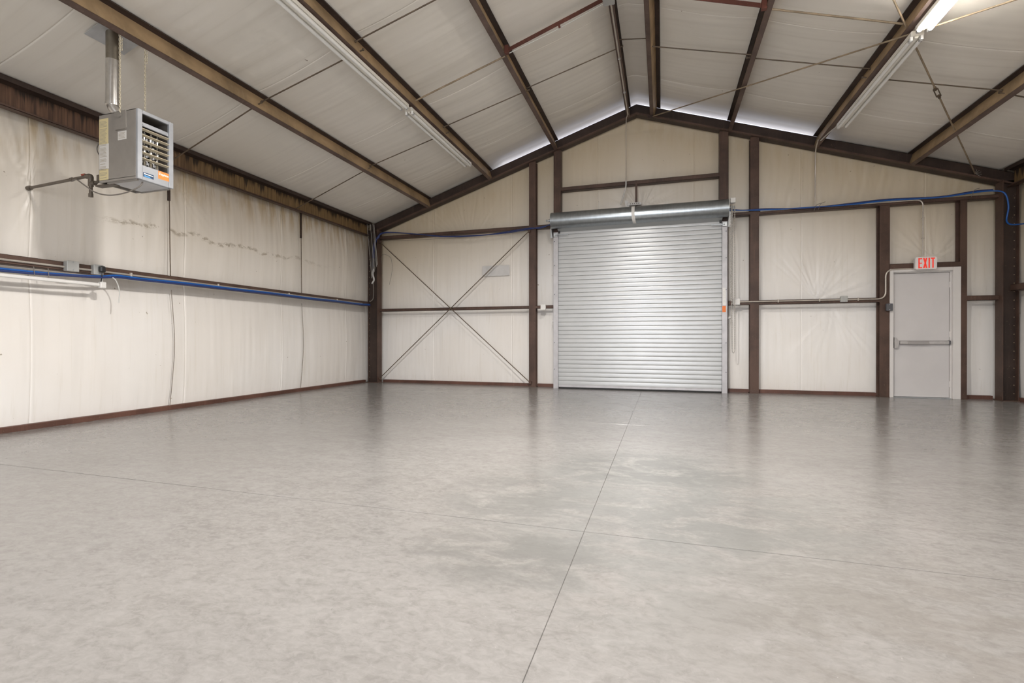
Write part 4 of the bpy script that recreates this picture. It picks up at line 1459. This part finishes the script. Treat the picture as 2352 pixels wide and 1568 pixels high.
ln.box(HX1 - 0.16, HX1 - 0.04, HY0 + t, HY0 + t + 0.004, HZ0 + 0.1, HZ1 - t).box(HX1 - 0.30, HX1 - 0.04, HY1 - t - 0.004, HY1 - t, HZ0 + 0.1, HZ1 - t)
ln.build('inner_liner', M['print'], ht)
for k in range(6):
    z = HZ1 - 0.185 - k * 0.058
    lv = MB().bar((HX1 - 0.018, HY0 + sw - 0.004, z), (HX1 - 0.018, HY1 - sw + 0.004, z), 0.034, 0.005, (-0.35, 0, 1))
    lv.build('louver', M['louver'], ht)
for k in range(4):
    yy = HY0 + 0.075 + k * 0.068
    ex = MB()
    prof_z = [HZ0 + 0.16, HZ0 + 0.22, HZ0 + 0.225, HZ0 + 0.28, HZ0 + 0.285, HZ0 + 0.36, HZ0 + 0.365, HZ0 + 0.44, HZ0 + 0.50, HZ0 + 0.53]
    prof_r = [0.024, 0.024, 0.016, 0.016, 0.022, 0.022, 0.015, 0.015, 0.022, 0.010]
    ex.tube([(HX1 - 0.12, yy, z) for z in prof_z], prof_r, 10)
    ex.build('exchanger_tube', M['shiny'], ht)
    if k:
        vp = MB()
        for q in range(4):
            vp.bbox(HX1 - 0.135, HX1 - 0.125, yy - 0.048, yy - 0.022, HZ0 + 0.20 + q * 0.075, HZ0 + 0.245 + q * 0.075, 0.003)
        vp.build('burner_plate', M['heater_pan'], ht)
pn = MB()
pn.bbox(HX0 + 0.12, HX1 - 0.035, HY0 + 0.03, HY1 - 0.03, HZ0 - 0.004, HZ0 + 0.018, 0.003)
pn.build('bottom_pan', M['heater_pan'], ht)
for ya in (HY0 + 0.012, HY1 - 0.03):
    MB().box(HX0 + 0.10, HX1 - 0.03, ya, ya + 0.018, HZ0 - 0.012, HZ0 + 0.02).build('pan_rail', M['heater'], ht)
tbk = MB()
tbk.prism([(-5.205, 3.268), (-5.205, 3.10), (-5.195, 3.085), (-5.06, 3.085), (-5.045, 3.10), (-5.055, 3.268)], HY0 - 0.012, HY0, 0, 'y')
tbo = tbk.build('hanger_tab', M['heater'], ht)
MB().tube([(-5.125, HY0 - 0.012, 3.225), (-5.125, HY0 - 0.024, 3.225)], 0.024, 12).build('hanger_eye', M['heater'], tbo)
MB().box(-5.17, -5.055, HY0 - 0.002, HY0, 2.985, 3.07).build('white_label', M['white_label'], ht)
MB().box(-5.432, -5.305, HY0 - 0.002, HY0, 2.97, 3.225).build('yellow_label', M['yellow_label'], ht)
MB().box(-5.430, -5.300, HY0 - 0.002, HY0, 2.72, 2.97).build('white_label', M['white_label'], ht)
MB().box(-5.430, -5.305, HY0 - 0.002, HY0, 2.61, 2.715).build('yellow_label', M['yellow_label'], ht)
pr2 = MB()
zz = 2.63
while zz < 3.2:
    xr = -5.32 - random.random() * 0.03
    if random.random() > 0.12:
        pr2.box(-5.42, xr, HY0 - 0.0028, HY0 - 0.002, zz, zz + 0.0045)
    zz += 0.0125
for k in range(5):
    pr2.box(-5.16, -5.07 - 0.01 * (k % 2), HY0 - 0.0028, HY0 - 0.002, 3.0 + k * 0.013, 3.004 + k * 0.013)
po = pr2.build('fine_print', simple('faded_print', (0.36, 0.32, 0.24), 0.6), ht)
po['kind'] = 'stuff'
xo = HX1 - 0.005
MB().box(xo - 0.002, xo, HY0 + 0.205, HY1 - sw - 0.002, HZ0 + 0.062, HZ0 + 0.142).build('brand_plate', M['orange'], ht)
tc = bpy.data.curves.new('brand_lettering', 'FONT')
tc.body = 'Dayton'
tc.size = 0.034
tc.extrude = 0.0006
tc.offset = 0.0006
tc.align_x = 'CENTER'
tc.align_y = 'CENTER'
tc.materials.append(M['white'])
_tmp = bpy.data.objects.new('lettering_curve', tc)
COL.objects.link(_tmp)
_tm = bpy.data.meshes.new_from_object(_tmp.evaluated_get(bpy.context.evaluated_depsgraph_get()))
bpy.data.objects.remove(_tmp)
to = bpy.data.objects.new('brand_lettering', _tm)
to['kind'] = 'stuff'
COL.objects.link(to)
to.parent = ht
to.location = Vector((xo + 0.001, (HY0 + 0.205 + HY1 - sw) / 2, HZ0 + 0.112)) - root_loc(ht)
to.rotation_euler = (math.pi / 2, 0, math.pi / 2)
bl_ = MB()
y0b = HY0 + sw + 0.008
bl_.box(xo - 0.002, xo, y0b, y0b + 0.105, HZ0 + 0.034, HZ0 + 0.078)
blo = bl_.build('model_plate', M['blue_label'], ht)
MB().prism([(y0b + 0.012, HZ0 + 0.036), (y0b + 0.085, HZ0 + 0.036), (y0b + 0.06, HZ0 + 0.048), (y0b + 0.012, HZ0 + 0.053)], xo, xo + 0.001, 0, 'x').build('wave_mark', M['sky_blue'], blo)
MB().prism([(y0b + 0.008, HZ0 + 0.060), (y0b + 0.098, HZ0 + 0.058), (y0b + 0.098, HZ0 + 0.066), (y0b + 0.03, HZ0 + 0.069), (y0b + 0.008, HZ0 + 0.072)], xo, xo + 0.001, 0, 'x').build('script_mark', M['white'], blo)
gv = MB()
gv.bbox(-5.53, -5.44, 3.52, 3.60, 2.62, 2.69, 0.008)
gv.bbox(-5.505, -5.45, 3.53, 3.59, 2.685, 2.75, 0.006)
gv.bbox(-5.56, -5.30, 3.53, 3.60, 2.575, 2.59, 0.003)
gv.build('gas_valve', M['pipe'], ht)
MB().tube(curve_pts([(-5.45, 3.54, 3.05), (-5.50, 3.52, 2.99), (-5.505, 3.52, 2.92), (-5.45, 3.54, 2.83)]), 0.005, 6).build('control_wire', M['cable_grey'], ht)

for (x, y), lb in (((-5.125, 3.478), 'zinc chain holding the near side of the heater'), ((-5.125, 3.725), 'zinc chain holding the far side of the heater')):
    zt = zbot(-5.125) + 0.01
    c = MB().chain((x, y, zt), (x, y, 3.24 if y < 3.6 else 3.272), 0.030, 0.016, 0.0034)
    c.chain((x + 0.008, y + 0.01, zt - 0.03), (x + 0.008, y + 0.01, zt - 0.15), 0.030, 0.018, 0.0036)
    o = c.build('hanging_chain', M['chain'], None, (x, y, 3.25))
    tag(o, lb, 'chain', 'heater chains')

fl = thing('flue_pipe', (-5.42, 3.61, 3.27), 'shiny metal flue pipe rising from the heater to a roof plate', 'flue pipe')
FX, FYc = -5.34, 3.555
MB().tube([(FX, FYc, 3.385), (FX, FYc, 3.84)], 0.0585, 24).build('lower_pipe', M['flue'], fl)
MB().tube([(FX, FYc, 3.83), (FX, FYc, 4.17)], 0.0565, 24).build('upper_pipe', galv_mat('upper_flue_metal', (0.30, 0.27, 0.22), 0.45), fl)
MB().tube([(FX, FYc, 3.38), (FX, FYc, 3.405)], 0.063, 24).build('collar', M['flue'], fl)
MB().box(FX - 0.055, FX - 0.050, FYc - 0.033, FYc - 0.027, 3.41, 3.84).build('seam', M['pipe'], fl)
MB().tube(curve_pts([(FX, FYc, 3.40), (FX + 0.008, FYc + 0.005, 3.36), (FX + 0.035, FYc + 0.03, 3.31), (FX + 0.055, FYc + 0.05, 3.262)]), 0.052, 20).build('elbow', M['flue'], fl)
pp = MB()
v = []
pcx, pcy, phw = -5.36, 3.60, 0.16
for dx in (-phw, phw):
    for dy in (-phw - 0.03, phw + 0.03):
        for dz in (0, 0.006):
            x = pcx + dx
            v.append((x, pcy + dy, zroof(x) - 0.040 - dz))
pp.add(v, [(0, 1, 3, 2), (4, 6, 7, 5), (0, 4, 5, 1), (2, 3, 7, 6), (0, 2, 6, 4), (1, 5, 7, 3)])
pp.build('roof_plate', simple('roof_plate_metal', (0.50, 0.51, 0.52), 0.4, 0.4, 0.1), fl)

gp_ = thing('gas_pipe', (-5.67, 3.56, 2.5), 'dark gas pipe from the wall to the heater valve', 'pipe')
MB().tube([(-6.80, 3.635, 2.70), (-5.69, 3.56, 2.705)], 0.0155, 10).build('supply_run', M['pipe'], gp_)
MB().tube([(-6.79, 3.635, 2.70), (-6.74, 3.631, 2.70)], 0.026, 10).build('wall_coupling', M['pipe'], gp_)
MB().tube(curve_pts([(-5.74, 3.563, 2.705), (-5.685, 3.56, 2.705), (-5.668, 3.56, 2.69), (-5.668, 3.56, 2.64)], 5), 0.024, 10).build('elbow', M['pipe'], gp_)
MB().tube([(-5.668, 3.56, 2.66), (-5.668, 3.56, 2.49)], 0.0165, 10).build('drip_leg', M['pipe'], gp_)
te = MB().tube([(-5.668, 3.56, 2.655), (-5.668, 3.56, 2.595)], 0.024, 10).tube([(-5.668, 3.56, 2.625), (-5.60, 3.56, 2.625)], 0.022, 10)
te.build('tee', M['pipe'], gp_)
MB().tube([(-5.668, 3.56, 2.52), (-5.668, 3.56, 2.485)], 0.023, 6).build('cap', M['pipe'], gp_)
MB().tube([(-5.61, 3.56, 2.625), (-5.50, 3.56, 2.645)], 0.014, 10).build('valve_nipple', M['pipe'], gp_)
MB().bbox(-5.80, -5.74, 3.545, 3.585, 2.715, 2.735, 0.006).build('shutoff_handle', M['rust'], gp_)
MB().tube([(-6.0, 3.58, 2.704), (-5.97, 3.578, 2.704)], 0.021, 10).build('clamp', M['pipe'], gp_)
cable('cable', [(-5.98, 3.58, 2.69), (-5.88, 3.56, 2.685), (-5.70, 3.52, 2.60), (-5.50, 3.50, 2.50), (-5.30, 3.50, 2.455), (-5.10, 3.52, 2.47), (-4.98, 3.56, 2.53), (-4.96, 3.58, 2.585)], 0.0065, M['cable_grey'], 'grey cable drooping under the heater from the gas pipe', 'cable')
